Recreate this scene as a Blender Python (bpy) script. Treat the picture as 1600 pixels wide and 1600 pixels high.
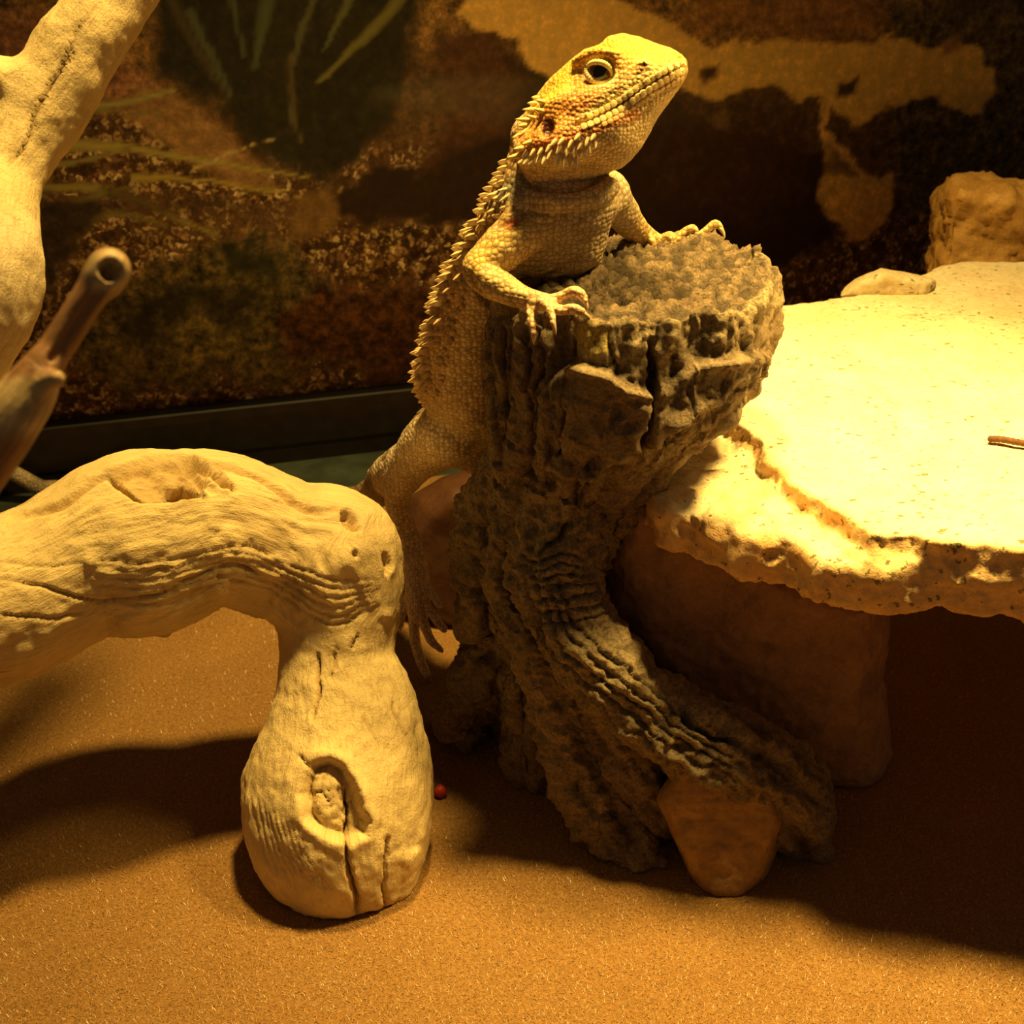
import bpy, math
import numpy as np
from mathutils import Vector

# ------------------------------------------------------------------ camera, world, lamp, exposure
# all modelling is done in centimetres and written out in metres
CM = 0.01
CAM_H = 26.0
PITCH = math.radians(28.0)
FPX = 800.0 / math.tan(math.radians(22.5))
scene = bpy.context.scene
for o in list(bpy.data.objects):
    bpy.data.objects.remove(o)
COL = scene.collection

cam_data = bpy.data.cameras.new('camera')
cam_data.sensor_width = 36.0
cam_data.angle = math.radians(45.0)
cam_data.clip_start = 0.005
cam_data.dof.use_dof = True
cam_data.dof.focus_distance = 0.335
cam_data.dof.aperture_fstop = 34.0
cam = bpy.data.objects.new('camera', cam_data)
cam.location = (0, 0, CAM_H * CM)
cam.rotation_euler = (math.radians(90.0) - PITCH, 0, 0)
COL.objects.link(cam)
scene.camera = cam

world = bpy.data.worlds.new('world')
scene.world = world
world.use_nodes = True
bg = world.node_tree.nodes['Background']
bg.inputs['Color'].default_value = (1.0, 0.68, 0.36, 1)
bg.inputs['Strength'].default_value = 0.066

def spot(name, pos, aim, energy, size_deg, radius):
    d = bpy.data.lights.new(name, 'SPOT')
    d.color = (1.0, 0.65, 0.17)
    d.energy = energy
    d.spot_size = math.radians(size_deg)
    d.spot_blend = 1.0
    d.shadow_soft_size = radius
    o = bpy.data.objects.new(name, d)
    o.location = Vector(pos) * CM
    o.rotation_euler = (Vector(aim) - Vector(pos)).to_track_quat('-Z', 'Y').to_euler()
    COL.objects.link(o)
# two reflector lamps in the hood: one over the middle of the tank, the basking lamp close over the slab
spot('hood_lamp', (1.8, 33.6, 54.0), (0.5, 29.5, 5.0), 17.0, 98, 0.022)
spot('basking_lamp', (15.0, 28.5, 38.0), (10.5, 28.0, 11.0), 11.0, 66, 0.022)

vs = scene.view_settings
vs.view_transform = 'Standard'
vs.look = 'None'
vs.gamma = 1.0
vs.use_curve_mapping = False
vs.exposure = 0.0

# ------------------------------------------------------------------ pixel <-> space
CP, SP = math.cos(PITCH), math.sin(PITCH)

def at(u, v, Y):
    x = (u - 800.0) / FPX; y = -(v - 800.0) / FPX
    d = np.array([x, CP + y * SP, -SP + y * CP])
    return np.array([0, 0, CAM_H]) + d * (Y / d[1])

def atz(u, v, z=0.0):
    x = (u - 800.0) / FPX; y = -(v - 800.0) / FPX
    d = np.array([x, CP + y * SP, -SP + y * CP])
    return np.array([0, 0, CAM_H]) + d * ((z - CAM_H) / d[2])

def depth_of(p):
    return p[..., 1] * CP + (CAM_H - p[..., 2]) * SP

def proj(V):
    dz = V[..., 2] - CAM_H
    dep = V[..., 1] * CP - dz * SP
    up = V[..., 1] * SP + dz * CP
    return 800 + FPX * V[..., 0] / dep, 800 - FPX * up / dep, dep

# ------------------------------------------------------------------ noise
def _hash(ix, iy, iz, seed):
    h = (ix * 374761393 + iy * 668265263 + iz * 2147483647 + seed * 1274126177) & 0xFFFFFFFF
    h = ((h ^ (h >> 13)) * 1274126177) & 0xFFFFFFFF
    h = ((h ^ (h >> 16)) * 2246822519) & 0xFFFFFFFF
    return ((h ^ (h >> 15)) & 0xFFFFFF) / float(0xFFFFFF)

def vnoise(P, seed=0):
    P = np.asarray(P, dtype=np.float64)
    I = np.floor(P).astype(np.int64); f = P - I
    f = f * f * (3 - 2 * f)
    r = 0
    for a in (0, 1):
        wa = f[..., 0] if a else 1 - f[..., 0]
        for b in (0, 1):
            wb = f[..., 1] if b else 1 - f[..., 1]
            for c in (0, 1):
                wc = f[..., 2] if c else 1 - f[..., 2]
                r = r + wa * wb * wc * _hash(I[..., 0] + a, I[..., 1] + b, I[..., 2] + c, seed)
    return r * 2 - 1

def fbm(P, octaves=3, seed=0, gain=0.5):
    P = np.asarray(P, dtype=np.float64)
    r = 0; a = 1.0
    for o in range(octaves):
        r = r + a * vnoise(P * (2.03 ** o) + 17.3 * o, seed + o); a *= gain
    return r

def ridged(P, octaves=3, seed=0):
    r = 0; a = 1.0
    for o in range(octaves):
        r = r + a * (1 - 2 * np.abs(vnoise(P * (2.03 ** o) + 9.1 * o, seed + o))); a *= 0.5
    return r

def worley(P, seed=0):
    P = np.asarray(P, dtype=np.float64)
    I = np.floor(P).astype(np.int64)
    best = np.full(P.shape[:-1], 9.0)
    for a in (-1, 0, 1):
        for b in (-1, 0, 1):
            for c in (-1, 0, 1):
                J = I + np.array([a, b, c])
                q = np.stack([_hash(J[..., 0], J[..., 1], J[..., 2], seed + k) for k in (1, 2, 3)], -1) + J
                best = np.minimum(best, ((P - q) ** 2).sum(-1))
    return np.sqrt(best)

def sstep(a, b, x):
    t = np.clip((x - a) / (b - a), 0, 1)
    return t * t * (3 - 2 * t)

# ------------------------------------------------------------------ 2D helpers in picture units (outlines only)
def poly_sd(u, v, poly):
    """signed distance to polygon, negative inside"""
    P = np.asarray(poly, dtype=np.float64)
    d = np.full(u.shape, 1e18); s = np.ones(u.shape)
    n = len(P)
    for i in range(n):
        a = P[i]; b = P[(i - 1) % n]
        ex, ey = b[0] - a[0], b[1] - a[1]
        wx, wy = u - a[0], v - a[1]
        t = np.clip((wx * ex + wy * ey) / (ex * ex + ey * ey + 1e-12), 0, 1)
        d = np.minimum(d, (wx - ex * t) ** 2 + (wy - ey * t) ** 2)
        c1 = v >= a[1]; c2 = v < b[1]; c3 = ex * wy > ey * wx
        flip = (c1 & c2 & c3) | (~c1 & ~c2 & ~c3)
        s = np.where(flip, -s, s)
    return s * np.sqrt(d)

def line_d(u, v, pts):
    """distance to polyline and arc length along it"""
    P = np.asarray(pts, dtype=np.float64)
    d = np.full(u.shape, 1e18); S = np.zeros(u.shape); acc = 0
    for i in range(len(P) - 1):
        a, b = P[i][:2], P[i + 1][:2]
        e = b - a; L = math.hypot(*e) + 1e-9
        wx, wy = u - a[0], v - a[1]
        t = np.clip((wx * e[0] + wy * e[1]) / (L * L), 0, 1)
        dd = (wx - e[0] * t) ** 2 + (wy - e[1] * t) ** 2
        m = dd < d
        d = np.where(m, dd, d); S = np.where(m, acc + t * L, S); acc += L
    return np.sqrt(d), S, acc

def spline(pts, sub=5):
    P = np.asarray(pts, dtype=np.float64)
    Q = np.vstack([2 * P[0] - P[1], P, 2 * P[-1] - P[-2]])
    out = []
    for i in range(1, len(Q) - 2):
        p0, p1, p2, p3 = Q[i - 1], Q[i], Q[i + 1], Q[i + 2]
        for k in range(sub):
            t = k / sub
            out.append(0.5 * (2 * p1 + (p2 - p0) * t + (2 * p0 - 5 * p1 + 4 * p2 - p3) * t * t + (3 * p1 - p0 - 3 * p2 + p3) * t ** 3))
    out.append(P[-1])
    return np.array(out)

def chain(pts, sub=4):
    """(u, v, r_px, Y) stations -> smooth (x, y, z, r) chain in centimetres"""
    out = []
    for (u, v, r, Y) in pts:
        p = at(u, v, Y)
        out.append([p[0], p[1], p[2], r * depth_of(p) / FPX])
    return spline(out, sub)

# ------------------------------------------------------------------ signed-distance sculpting
class Field:
    def __init__(self, lo, hi, h):
        self.lo = np.array(lo, float); self.h = h
        self.n = np.ceil((np.array(hi, float) - self.lo) / h).astype(int) + 1
        self.F = np.full(self.n, 5.0, dtype=np.float32)
    def block(self, lo, hi):
        a = np.clip(np.floor((np.array(lo) - self.lo) / self.h).astype(int), 0, self.n)
        b = np.clip(np.ceil((np.array(hi) - self.lo) / self.h).astype(int) + 1, 0, self.n)
        if (b <= a).any():
            return None, None
        ax = [self.lo[k] + self.h * np.arange(a[k], b[k]) for k in range(3)]
        X, Y, Z = np.meshgrid(*ax, indexing='ij')
        return tuple(slice(a[k], b[k]) for k in range(3)), (X, Y, Z)
    def union(self, sl, d, k):
        A = self.F[sl]
        if k > 0:
            hh = np.maximum(k - np.abs(A - d), 0) / k
            self.F[sl] = np.minimum(A, d) - hh * hh * k * 0.25
        else:
            self.F[sl] = np.minimum(A, d)
    def cut(self, sl, d, k):
        A = self.F[sl]; d = -d
        if k > 0:
            hh = np.maximum(k - np.abs(A - d), 0) / k
            self.F[sl] = np.maximum(A, d) + hh * hh * k * 0.25
        else:
            self.F[sl] = np.maximum(A, d)
    def chain(self, C, k=0.3, op='union'):
        # whole chain first (plain min), then one smooth union
        pad = 2 * k + 3 * self.h
        lo = (C[:, :3] - C[:, 3:]).min(0) - pad; hi = (C[:, :3] + C[:, 3:]).max(0) + pad
        sl, g = self.block(lo, hi)
        if sl is None:
            return
        D = np.full(g[0].shape, 5.0, dtype=np.float32)
        base = np.array([s.start for s in sl])
        for i in range(len(C) - 1):
            a, b = C[i], C[i + 1]
            r = max(a[3], b[3]) + pad
            s2, g2 = self.block(np.minimum(a[:3], b[:3]) - r, np.maximum(a[:3], b[:3]) + r)
            if s2 is None:
                continue
            loc = tuple(slice(max(s2[q].start - base[q], 0), s2[q].stop - base[q]) for q in range(3))
            off = [max(base[q] - s2[q].start, 0) for q in range(3)]
            X, Y, Z = [t[off[0]:, off[1]:, off[2]:] for t in g2]
            shp = D[loc].shape
            X, Y, Z = [t[:shp[0], :shp[1], :shp[2]] for t in (X, Y, Z)]
            e = b[:3] - a[:3]; L2 = (e * e).sum() + 1e-9
            wx, wy, wz = X - a[0], Y - a[1], Z - a[2]
            t = np.clip((wx * e[0] + wy * e[1] + wz * e[2]) / L2, 0, 1)
            d = np.sqrt((wx - e[0] * t) ** 2 + (wy - e[1] * t) ** 2 + (wz - e[2] * t) ** 2) - (a[3] + (b[3] - a[3]) * t)
            D[loc] = np.minimum(D[loc], d)
        (self.union if op == 'union' else self.cut)(sl, D, k)
    def ellipsoid(self, c, r, k=0.2, op='union', R=None):
        c = np.array(c, float); r = np.array(r, float)
        m = r.max() + 2 * k + 3 * self.h
        sl, g = self.block(c - m, c + m)
        if sl is None:
            return
        Q = np.stack([g[0] - c[0], g[1] - c[1], g[2] - c[2]], -1)
        if R is not None:
            Q = Q @ np.asarray(R).T
        q = np.sqrt(((Q / r) ** 2).sum(-1)); q2 = np.sqrt(((Q / r ** 2) ** 2).sum(-1)) + 1e-6
        d = q * (q - 1) / q2
        (self.union if op == 'union' else self.cut)(sl, d, k)
    def inflate(self, poly, Yf, W, R, k=0.25, op='union', zmin=None):
        """solid whose outline is the polygon standing about the depth Yf(u,v), half thickness W, rim roundness R"""
        P = np.asarray(poly, float)
        corners = []
        for (u, v) in P:
            y = Yf(np.array(u), np.array(v))
            corners += [at(u, v, float(y) - W - .3), at(u, v, float(y) + W + .3)]
        corners = np.array(corners); m = 2 * k + 3 * self.h
        sl, g = self.block(corners.min(0) - m, corners.max(0) + m)
        if sl is None:
            return
        V = np.stack(g, -1)
        u, v, dep = proj(V)
        sd = poly_sd(u, v, P) * dep / FPX
        w = V[..., 1] - Yf(u, v)
        q = np.maximum(R + sd, 0)
        d = np.sqrt(q * q + (w * R / W) ** 2) - R
        d = np.where(sd < -R, np.maximum(np.abs(w) - W, d), d)
        d = d * min(1.0, W / R)
        (self.union if op == 'union' else self.cut)(sl, d.astype(np.float32), k)
    def floor_cut(self, z=0.0):
        Z = self.lo[2] + self.h * np.arange(self.n[2])
        self.F = np.maximum(self.F, (z - Z)[None, None, :].astype(np.float32))
    def mesh(self, smooth=1):
        F = self.F; n = F.shape
        # closed at the borders
        F[0] = F[-1] = 1; F[:, 0] = F[:, -1] = 1; F[:, :, 0] = F[:, :, -1] = 1
        S = F < 0
        cnt = np.zeros(tuple(k - 1 for k in n), dtype=np.int8)
        for a in (0, 1):
            for b in (0, 1):
                for c in (0, 1):
                    cnt += S[a:n[0] - 1 + a, b:n[1] - 1 + b, c:n[2] - 1 + c]
        act = (cnt > 0) & (cnt < 8)
        idx = np.argwhere(act)
        lut = np.full(act.shape, -1, dtype=np.int32)
        lut[act] = np.arange(len(idx))
        corner = np.array([[a, b, c] for a in (0, 1) for b in (0, 1) for c in (0, 1)])
        val = np.stack([F[idx[:, 0] + c[0], idx[:, 1] + c[1], idx[:, 2] + c[2]] for c in corner], 1).astype(np.float64)
        acc = np.zeros((len(idx), 3)); num = np.zeros(len(idx))
        for i in range(8):
            for j in range(i + 1, 8):
                if np.abs(corner[i] - corner[j]).sum() != 1:
                    continue
                m = (val[:, i] < 0) != (val[:, j] < 0)
                t = val[m, i] / (val[m, i] - val[m, j])
                acc[m] += corner[i] + (corner[j] - corner[i]) * t[:, None]; num[m] += 1
        V = self.lo + self.h * (idx + acc / num[:, None])
        faces = []
        for ax in range(3):
            s0 = [slice(None)] * 3; s1 = [slice(None)] * 3
            s0[ax] = slice(0, -1); s1[ax] = slice(1, None)
            A, B = S[tuple(s0)], S[tuple(s1)]
            E = np.argwhere(A != B)
            o1, o2 = [(1, 2), (2, 0), (0, 1)][ax]
            ok = (E[:, o1] > 0) & (E[:, o2] > 0) & (E[:, o1] < n[o1] - 1) & (E[:, o2] < n[o2] - 1)
            E = E[ok]
            def cell(d1, d2):
                Q = E.copy(); Q[:, o1] -= d1; Q[:, o2] -= d2
                return lut[Q[:, 0], Q[:, 1], Q[:, 2]]
            q = np.stack([cell(1, 1), cell(0, 1), cell(0, 0), cell(1, 0)], 1)
            inside_first = S[E[:, 0], E[:, 1], E[:, 2]]
            q[~inside_first] = q[~inside_first][:, ::-1]
            faces.append(q)
        Fq = np.concatenate(faces)
        Fq = Fq[(Fq >= 0).all(1)]
        for _ in range(smooth):
            V = relax(V, Fq, 0.5)
        return V, Fq

def relax(V, Fq, w):
    acc = np.zeros_like(V); num = np.zeros(len(V))
    for i in range(4):
        a, b = Fq[:, i], Fq[:, (i + 1) % 4]
        for x, y in ((a, b), (b, a)):
            for k in range(3):
                acc[:, k] += np.bincount(x, weights=V[y, k], minlength=len(V))
            num += np.bincount(x, minlength=len(V))
    return V * (1 - w) + w * acc / np.maximum(num, 1)[:, None]

def normals(V, Fq):
    n = np.cross(V[Fq[:, 2]] - V[Fq[:, 0]], V[Fq[:, 3]] - V[Fq[:, 1]])
    N = np.zeros_like(V)
    for i in range(4):
        for k in range(3):
            N[:, k] += np.bincount(Fq[:, i], weights=n[:, k], minlength=len(V))
    return N / (np.linalg.norm(N, axis=1, keepdims=True) + 1e-12)

def smooth_attr(A, Fq, n):
    for _ in range(n): A = relax(A, Fq, 0.8)
    return A

def facing(V, N, a=0.0, b=0.35):
    d = np.array([0, 0, CAM_H]) - V
    d /= np.linalg.norm(d, axis=1, keepdims=True)
    return sstep(a, b, (d * N).sum(1))

def flow_coords(V, chains):
    """length along and angle round the nearest limb of a set of chains, so that grain follows the limb"""
    best = np.full(len(V), 1e9); S = np.zeros(len(V)); T = np.zeros(len(V)); Rr = np.ones(len(V))
    for ci, C in enumerate(chains):
        ref = np.array([0.3, 0.2, 1.0]); acc = 40.0 * ci
        for i in range(len(C) - 1):
            a, b = C[i], C[i + 1]; e = b[:3] - a[:3]; L = np.linalg.norm(e) + 1e-9; t_ = e / L
            ref = ref - t_ * (ref @ t_); ref /= np.linalg.norm(ref); bi = np.cross(t_, ref)
            w = V - a[:3]; t = np.clip(w @ t_ / L, 0, 1); r = a[3] + (b[3] - a[3]) * t
            q = w - np.outer(t * L, t_); d = np.linalg.norm(q, axis=1) - 0.5 * r
            m = d < best
            best[m] = d[m]; S[m] = acc + t[m] * L; T[m] = np.arctan2(q[m] @ bi, q[m] @ ref); Rr[m] = r[m]
            acc += L
    return S, T, Rr

# ------------------------------------------------------------------ objects
def finish(name, me, mat, parent, origin, props):
    ob = bpy.data.objects.new(name, me)
    COL.objects.link(ob)
    if mat: me.materials.append(mat)
    if parent is not None: ob.parent = parent
    elif origin is not None: ob.location = np.array(origin) * CM
    for k, v in props.items(): ob[k] = v
    return ob

def mk(name, V, F, mat=None, parent=None, origin=(0, 0, 0), col=None, attrs=None, smooth=True, **props):
    top = parent
    while top is not None and top.parent is not None: top = top.parent
    org = np.array(top['_o'] if top is not None and '_o' in top else origin, float)
    me = bpy.data.meshes.new(name)
    me.from_pydata((np.asarray(V) - org) * CM, [], F if isinstance(F, list) else np.asarray(F))
    if smooth: me.polygons.foreach_set('use_smooth', np.ones(len(me.polygons), bool))
    if col is not None:
        a = me.color_attributes.new('Col', 'FLOAT_COLOR', 'POINT')
        c = np.ones((len(V), 4)); c[:, :3] = np.clip(col, 0, 1); a.data.foreach_set('color', c.ravel())
    for k, arr in (attrs or {}).items():
        a = me.attributes.new(k, 'FLOAT_VECTOR', 'POINT'); a.data.foreach_set('vector', np.asarray(arr, float).ravel())
    me.update()
    return finish(name, me, mat, parent, origin if parent is None else None, props)

def thing(name, origin, label, category, group=None):
    e = bpy.data.objects.new(name, None)
    e.empty_display_size = 0.01
    e.location = np.array(origin) * CM
    e['label'] = label; e['category'] = category
    if group: e['group'] = group
    e['_o'] = [float(x) for x in origin]
    COL.objects.link(e)
    return e

def tube(pts, sides=10, cap=True, squash=None):
    """swept tube along (x,y,z,r) points"""
    P = np.asarray(pts, float); n = len(P); V = []; F = []
    ref = np.array([0.21, 0.13, 1.0])
    for i in range(n):
        t = P[min(i + 1, n - 1), :3] - P[max(i - 1, 0), :3]; t /= np.linalg.norm(t) + 1e-12
        ref = ref - t * (ref @ t); ref /= np.linalg.norm(ref) + 1e-12
        b = np.cross(t, ref)
        for k in range(sides):
            a = 2 * math.pi * k / sides
            V.append(P[i, :3] + P[i, 3] * (math.cos(a) * ref + math.sin(a) * b))
    for i in range(n - 1):
        for k in range(sides):
            k2 = (k + 1) % sides
            F.append((i * sides + k, i * sides + k2, (i + 1) * sides + k2, (i + 1) * sides + k))
    if cap:
        F.append(tuple(range(sides))[::-1]); F.append(tuple((n - 1) * sides + k for k in range(sides)))
    return np.array(V), F

def box(lo, hi):
    x0, y0, z0 = lo; x1, y1, z1 = hi
    V = np.array([(x, y, z) for x in (x0, x1) for y in (y0, y1) for z in (z0, z1)], float)
    F = [(0, 1, 3, 2), (4, 6, 7, 5), (0, 4, 5, 1), (2, 3, 7, 6), (0, 2, 6, 4), (1, 5, 7, 3)]
    return V, F

# ------------------------------------------------------------------ materials
class Mat:
    def __init__(self, name, rough=0.8, spec=0.3):
        self.m = bpy.data.materials.new(name); self.m.use_nodes = True
        self.t = self.m.node_tree
        self.b = self.t.nodes['Principled BSDF']
        self.b.inputs['Roughness'].default_value = rough
        self.b.inputs['Specular IOR Level'].default_value = spec
    def n(self, typ, ins=None, **props):
        nd = self.t.nodes.new(typ)
        for k, v in props.items(): setattr(nd, k, v)
        for k, v in (ins or {}).items():
            if isinstance(v, bpy.types.NodeSocket): self.t.links.new(v, nd.inputs[k])
            else: nd.inputs[k].default_value = v
        return nd
    def link(self, a, b): self.t.links.new(a, b)
    def coords(self, scale=(1, 1, 1), attr=None):
        if attr: src = self.n('ShaderNodeAttribute', attribute_name=attr).outputs['Vector']; s = scale
        else: src = self.n('ShaderNodeTexCoord').outputs['Object']; s = tuple(100 * k for k in scale)
        return self.n('ShaderNodeMapping', {'Vector': src, 'Scale': s}).outputs['Vector']
    def noise(self, vec, scale, detail=4, rough=0.55, dist=0.0):
        return self.n('ShaderNodeTexNoise', {'Vector': vec, 'Scale': scale, 'Detail': detail, 'Roughness': rough, 'Distortion': dist}).outputs['Fac']
    def voro(self, vec, scale, feature='F1', out='Distance', rnd=1.0):
        return self.n('ShaderNodeTexVoronoi', {'Vector': vec, 'Scale': scale, 'Randomness': rnd}, feature=feature).outputs[out]
    def ramp(self, fac, stops):
        r = self.n('ShaderNodeValToRGB', {'Fac': fac}); e = r.color_ramp.elements
        while len(e) < len(stops): e.new(0.5)
        for k, (p, c) in enumerate(stops):
            e[k].position = p; e[k].color = (*c, 1) if len(c) == 3 else c
        return r.outputs['Color']
    def mix(self, fac, a, b, mode='MIX'):
        nd = self.n('ShaderNodeMix', data_type='RGBA', blend_type=mode)
        for sock, v in ((nd.inputs[0], fac), (nd.inputs[6], a), (nd.inputs[7], b)):
            if isinstance(v, bpy.types.NodeSocket): self.link(v, sock)
            else: sock.default_value = v if not isinstance(v, tuple) or len(v) == 4 else (*v, 1)
        return nd.outputs[2]
    def math(self, op, a, b=0.0, clamp=False):
        nd = self.n('ShaderNodeMath', operation=op, use_clamp=clamp)
        for k, v in ((0, a), (1, b)):
            if isinstance(v, bpy.types.NodeSocket): self.link(v, nd.inputs[k])
            else: nd.inputs[k].default_value = v
        return nd.outputs[0]
    def vcol(self, name='Col'):
        return self.n('ShaderNodeAttribute', attribute_name=name).outputs['Color']
    def color(self, c):
        if isinstance(c, tuple): self.b.inputs['Base Color'].default_value = (*c, 1)
        else: self.link(c, self.b.inputs['Base Color'])
        return self
    def bump(self, layers):
        """layers: (height socket, distance in cm, strength)"""
        prev = None
        for h, dist, st in layers:
            ins = {'Height': h, 'Distance': dist * CM, 'Strength': st}
            if prev is not None: ins['Normal'] = prev
            prev = self.n('ShaderNodeBump', ins).outputs['Normal']
        self.link(prev, self.b.inputs['Normal'])
        return self

def srgb(r, g, b):
    return tuple((c / 255 / 12.92) if c / 255 <= 0.04045 else ((c / 255 + 0.055) / 1.055) ** 2.4 for c in (r, g, b))

# carpet
m = Mat('carpet_felt', 0.95, 0.1); v = m.coords()
n1 = m.noise(v, 9.0, 5, 0.7); n2 = m.noise(v, 0.35, 3)
c = m.ramp(n1, [(0.25, (0.25, 0.13, 0.04)), (0.75, (0.52, 0.31, 0.115))])
c = m.mix(n2, c, m.mix(1.0, c, (0.8, 0.72, 0.62), 'MULTIPLY'))
M_CARPET = m.color(c).bump([(n1, 0.12, 0.9)]).m
m = Mat('carpet_fibre', 0.35, 0.6)
oi = m.vcol()
M_FIBRE = m.color(oi).m
# tank floor
m = Mat('tank_base', 0.35, 0.5); v = m.coords()
M_BASE = m.color(m.ramp(m.noise(v, 0.8), [(0.3, (0.03, 0.038, 0.03)), (0.7, (0.06, 0.075, 0.055))])).m
m = Mat('black_frame_plastic', 0.38, 0.4); v = m.coords()
M_FRAME = m.color(m.ramp(m.noise(v, 1.5), [(0.3, (0.006, 0.004, 0.003)), (0.7, (0.014, 0.010, 0.007))])).m
# glass pane: clear with its own mirror sheen
m = Mat('tank_glass')
m.t.nodes.remove(m.b)
fr = m.n('ShaderNodeFresnel', {'IOR': 1.12}).outputs[0]
tr = m.n('ShaderNodeBsdfTransparent', {'Color': (0.93, 0.95, 0.93, 1)}).outputs[0]
gl = m.n('ShaderNodeBsdfGlossy', {'Roughness': 0.06}).outputs[0]
ms = m.n('ShaderNodeMixShader', {0: fr, 1: tr, 2: gl}).outputs[0]
m.link(ms, m.t.nodes['Material Output'].inputs['Surface'])
M_GLASS = m.m
# printed backdrop
m = Mat('backdrop_ink', 0.6, 0.2); v = m.coords()
base = m.vcol(); mask = m.n('ShaderNodeSeparateColor', {'Color': m.vcol('mask')})
wv = m.n('ShaderNodeVectorMath', {0: v, 1: m.n('ShaderNodeTexNoise', {'Vector': v, 'Scale': 3.0}).outputs['Color']}, operation='ADD').outputs[0]
g1 = m.n('ShaderNodeTexVoronoi', {'Vector': wv, 'Scale': 2.7}, feature='F1')
gcell = m.n('ShaderNodeSeparateColor', {'Color': g1.outputs['Color']}).outputs[0]
gc = m.ramp(gcell, [(0.0, (0.06, 0.025, 0.012)), (0.35, (0.24, 0.11, 0.045)), (0.7, (0.55, 0.33, 0.15)), (1.0, (0.85, 0.6, 0.34))])
gd = m.ramp(g1.outputs['Distance'], [(0.25, (1, 1, 1)), (0.62, (0.12, 0.08, 0.06))])
gc = m.mix(1.0, gc, gd, 'MULTIPLY')
gc = m.mix(1.0, gc, m.mix(0.8, (1, 1, 1), m.ramp(m.noise(v, 0.5, 3), [(0.3, (0.7, 0.65, 0.6)), (0.7, (1.9, 1.8, 1.7))])), 'MULTIPLY')
mo = m.ramp(m.noise(v, 2.0, 7, 0.75), [(0.36, (0.10, 0.09, 0.07)), (0.52, (0.9, 0.9, 0.9)), (0.68, (2.6, 2.4, 1.8))])
c = m.mix(mask.outputs[1], base, m.mix(1.0, base, mo, 'MULTIPLY'))
c = m.mix(mask.outputs[0], c, gc)
M_PRINT = m.color(c).m

def stone(name, tint, dark, rough=0.75, spec=0.3, specks=None, bump=0.05, vcol=False):
    m = Mat(name, rough, spec); v = m.coords()
    n1 = m.noise(v, 0.7, 5, 0.6); n2 = m.noise(v, 6.0, 5, 0.65)
    c = m.mix(m.ramp(n1, [(0.35, (0, 0, 0)), (0.7, (1, 1, 1))]), dark, tint)
    c = m.mix(0.5, c, m.ramp(n2, [(0.3, (0.55, 0.5, 0.42)), (0.7, (1.15, 1.12, 1.05))]), 'MULTIPLY')
    if vcol: c = m.mix(1.0, c, m.vcol(), 'MULTIPLY')
    if specks:
        st = m.coords((1, 1.6, 1))
        k = m.noise(st, 3.4, 3, 0.6); big = m.noise(v, 0.45, 2)
        f = m.ramp(m.math('ADD', k, m.math('MULTIPLY', big, 0.22)), [(0.745, (0, 0, 0)), (0.775, (1, 1, 1))])
        c = m.mix(f, c, specks)
    m.color(c).bump([(n2, bump, 0.8), (m.noise(v, 26, 3, 0.6), bump * 0.3, 0.6)])
    return m.m
M_SLAB = stone('cream_sandstone', (0.86, 0.77, 0.52), (0.70, 0.56, 0.33), 0.7, 0.35, (0.20, 0.15, 0.06))
M_ROCK = stone('tan_rock', (0.46, 0.27, 0.095), (0.28, 0.16, 0.06), 0.6, 0.35)
M_AMBER = stone('amber_rock', (0.72, 0.43, 0.12), (0.54, 0.29, 0.07), 0.5, 0.5)
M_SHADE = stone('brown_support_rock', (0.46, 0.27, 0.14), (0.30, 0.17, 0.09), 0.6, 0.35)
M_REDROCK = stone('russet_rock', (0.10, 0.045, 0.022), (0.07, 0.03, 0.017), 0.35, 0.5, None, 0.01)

# driftwood
m = Mat('bleached_driftwood', 0.85, 0.2)
fl = m.coords((1, 1, 1), 'flow'); v = m.coords()
gr = m.n('ShaderNodeMapping', {'Vector': fl, 'Scale': (1.3, 9.0, 9.0)}).outputs['Vector']
g = m.noise(gr, 1.0, 6, 0.65, 0.4); f = m.noise(v, 14, 4, 0.7); p = m.voro(v, 5.5)
c = m.mix(1.0, m.vcol(), m.ramp(g, [(0.25, (0.70, 0.62, 0.52)), (0.45, (0.98, 0.96, 0.92)), (1, (1.06, 1.05, 1.03))]), 'MULTIPLY')
M_WOOD = m.color(c).bump([(g, 0.10, 0.7), (f, 0.045, 0.7)]).m
m = Mat('hollow_twig_bark', 0.5, 0.4)
gr = m.n('ShaderNodeMapping', {'Vector': m.coords((1, 1, 1), 'flow'), 'Scale': (1.5, 8, 8)}).outputs['Vector']
g = m.noise(gr, 1.2, 4)
M_TWIG = m.color(m.mix(1.0, m.vcol(), m.ramp(g, [(0.3, (0.6, 0.55, 0.5)), (0.7, (1.1, 1.1, 1.1))]), 'MULTIPLY')).bump([(g, 0.05, 0.6)]).m
# stump
m = Mat('resin_stump_bark', 0.62, 0.4)
fl = m.coords((1, 1, 1), 'flow'); v = m.coords()
gr = m.n('ShaderNodeMapping', {'Vector': fl, 'Scale': (1.2, 4.5, 4.5)}).outputs['Vector']
g = m.noise(gr, 1.3, 6, 0.65, 0.6); f = m.noise(v, 9, 5, 0.7)
c = m.mix(1.0, m.vcol(), m.ramp(f, [(0.28, (0.35, 0.31, 0.28)), (0.52, (1, 1, 1)), (0.75, (1.5, 1.45, 1.35))]), 'MULTIPLY')
f2 = m.noise(v, 3.2, 6, 0.75, 1.2)
M_STUMP = m.color(c).bump([(f2, 0.28, 0.7), (g, 0.16, 0.7), (f, 0.12, 0.9)]).m
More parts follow.
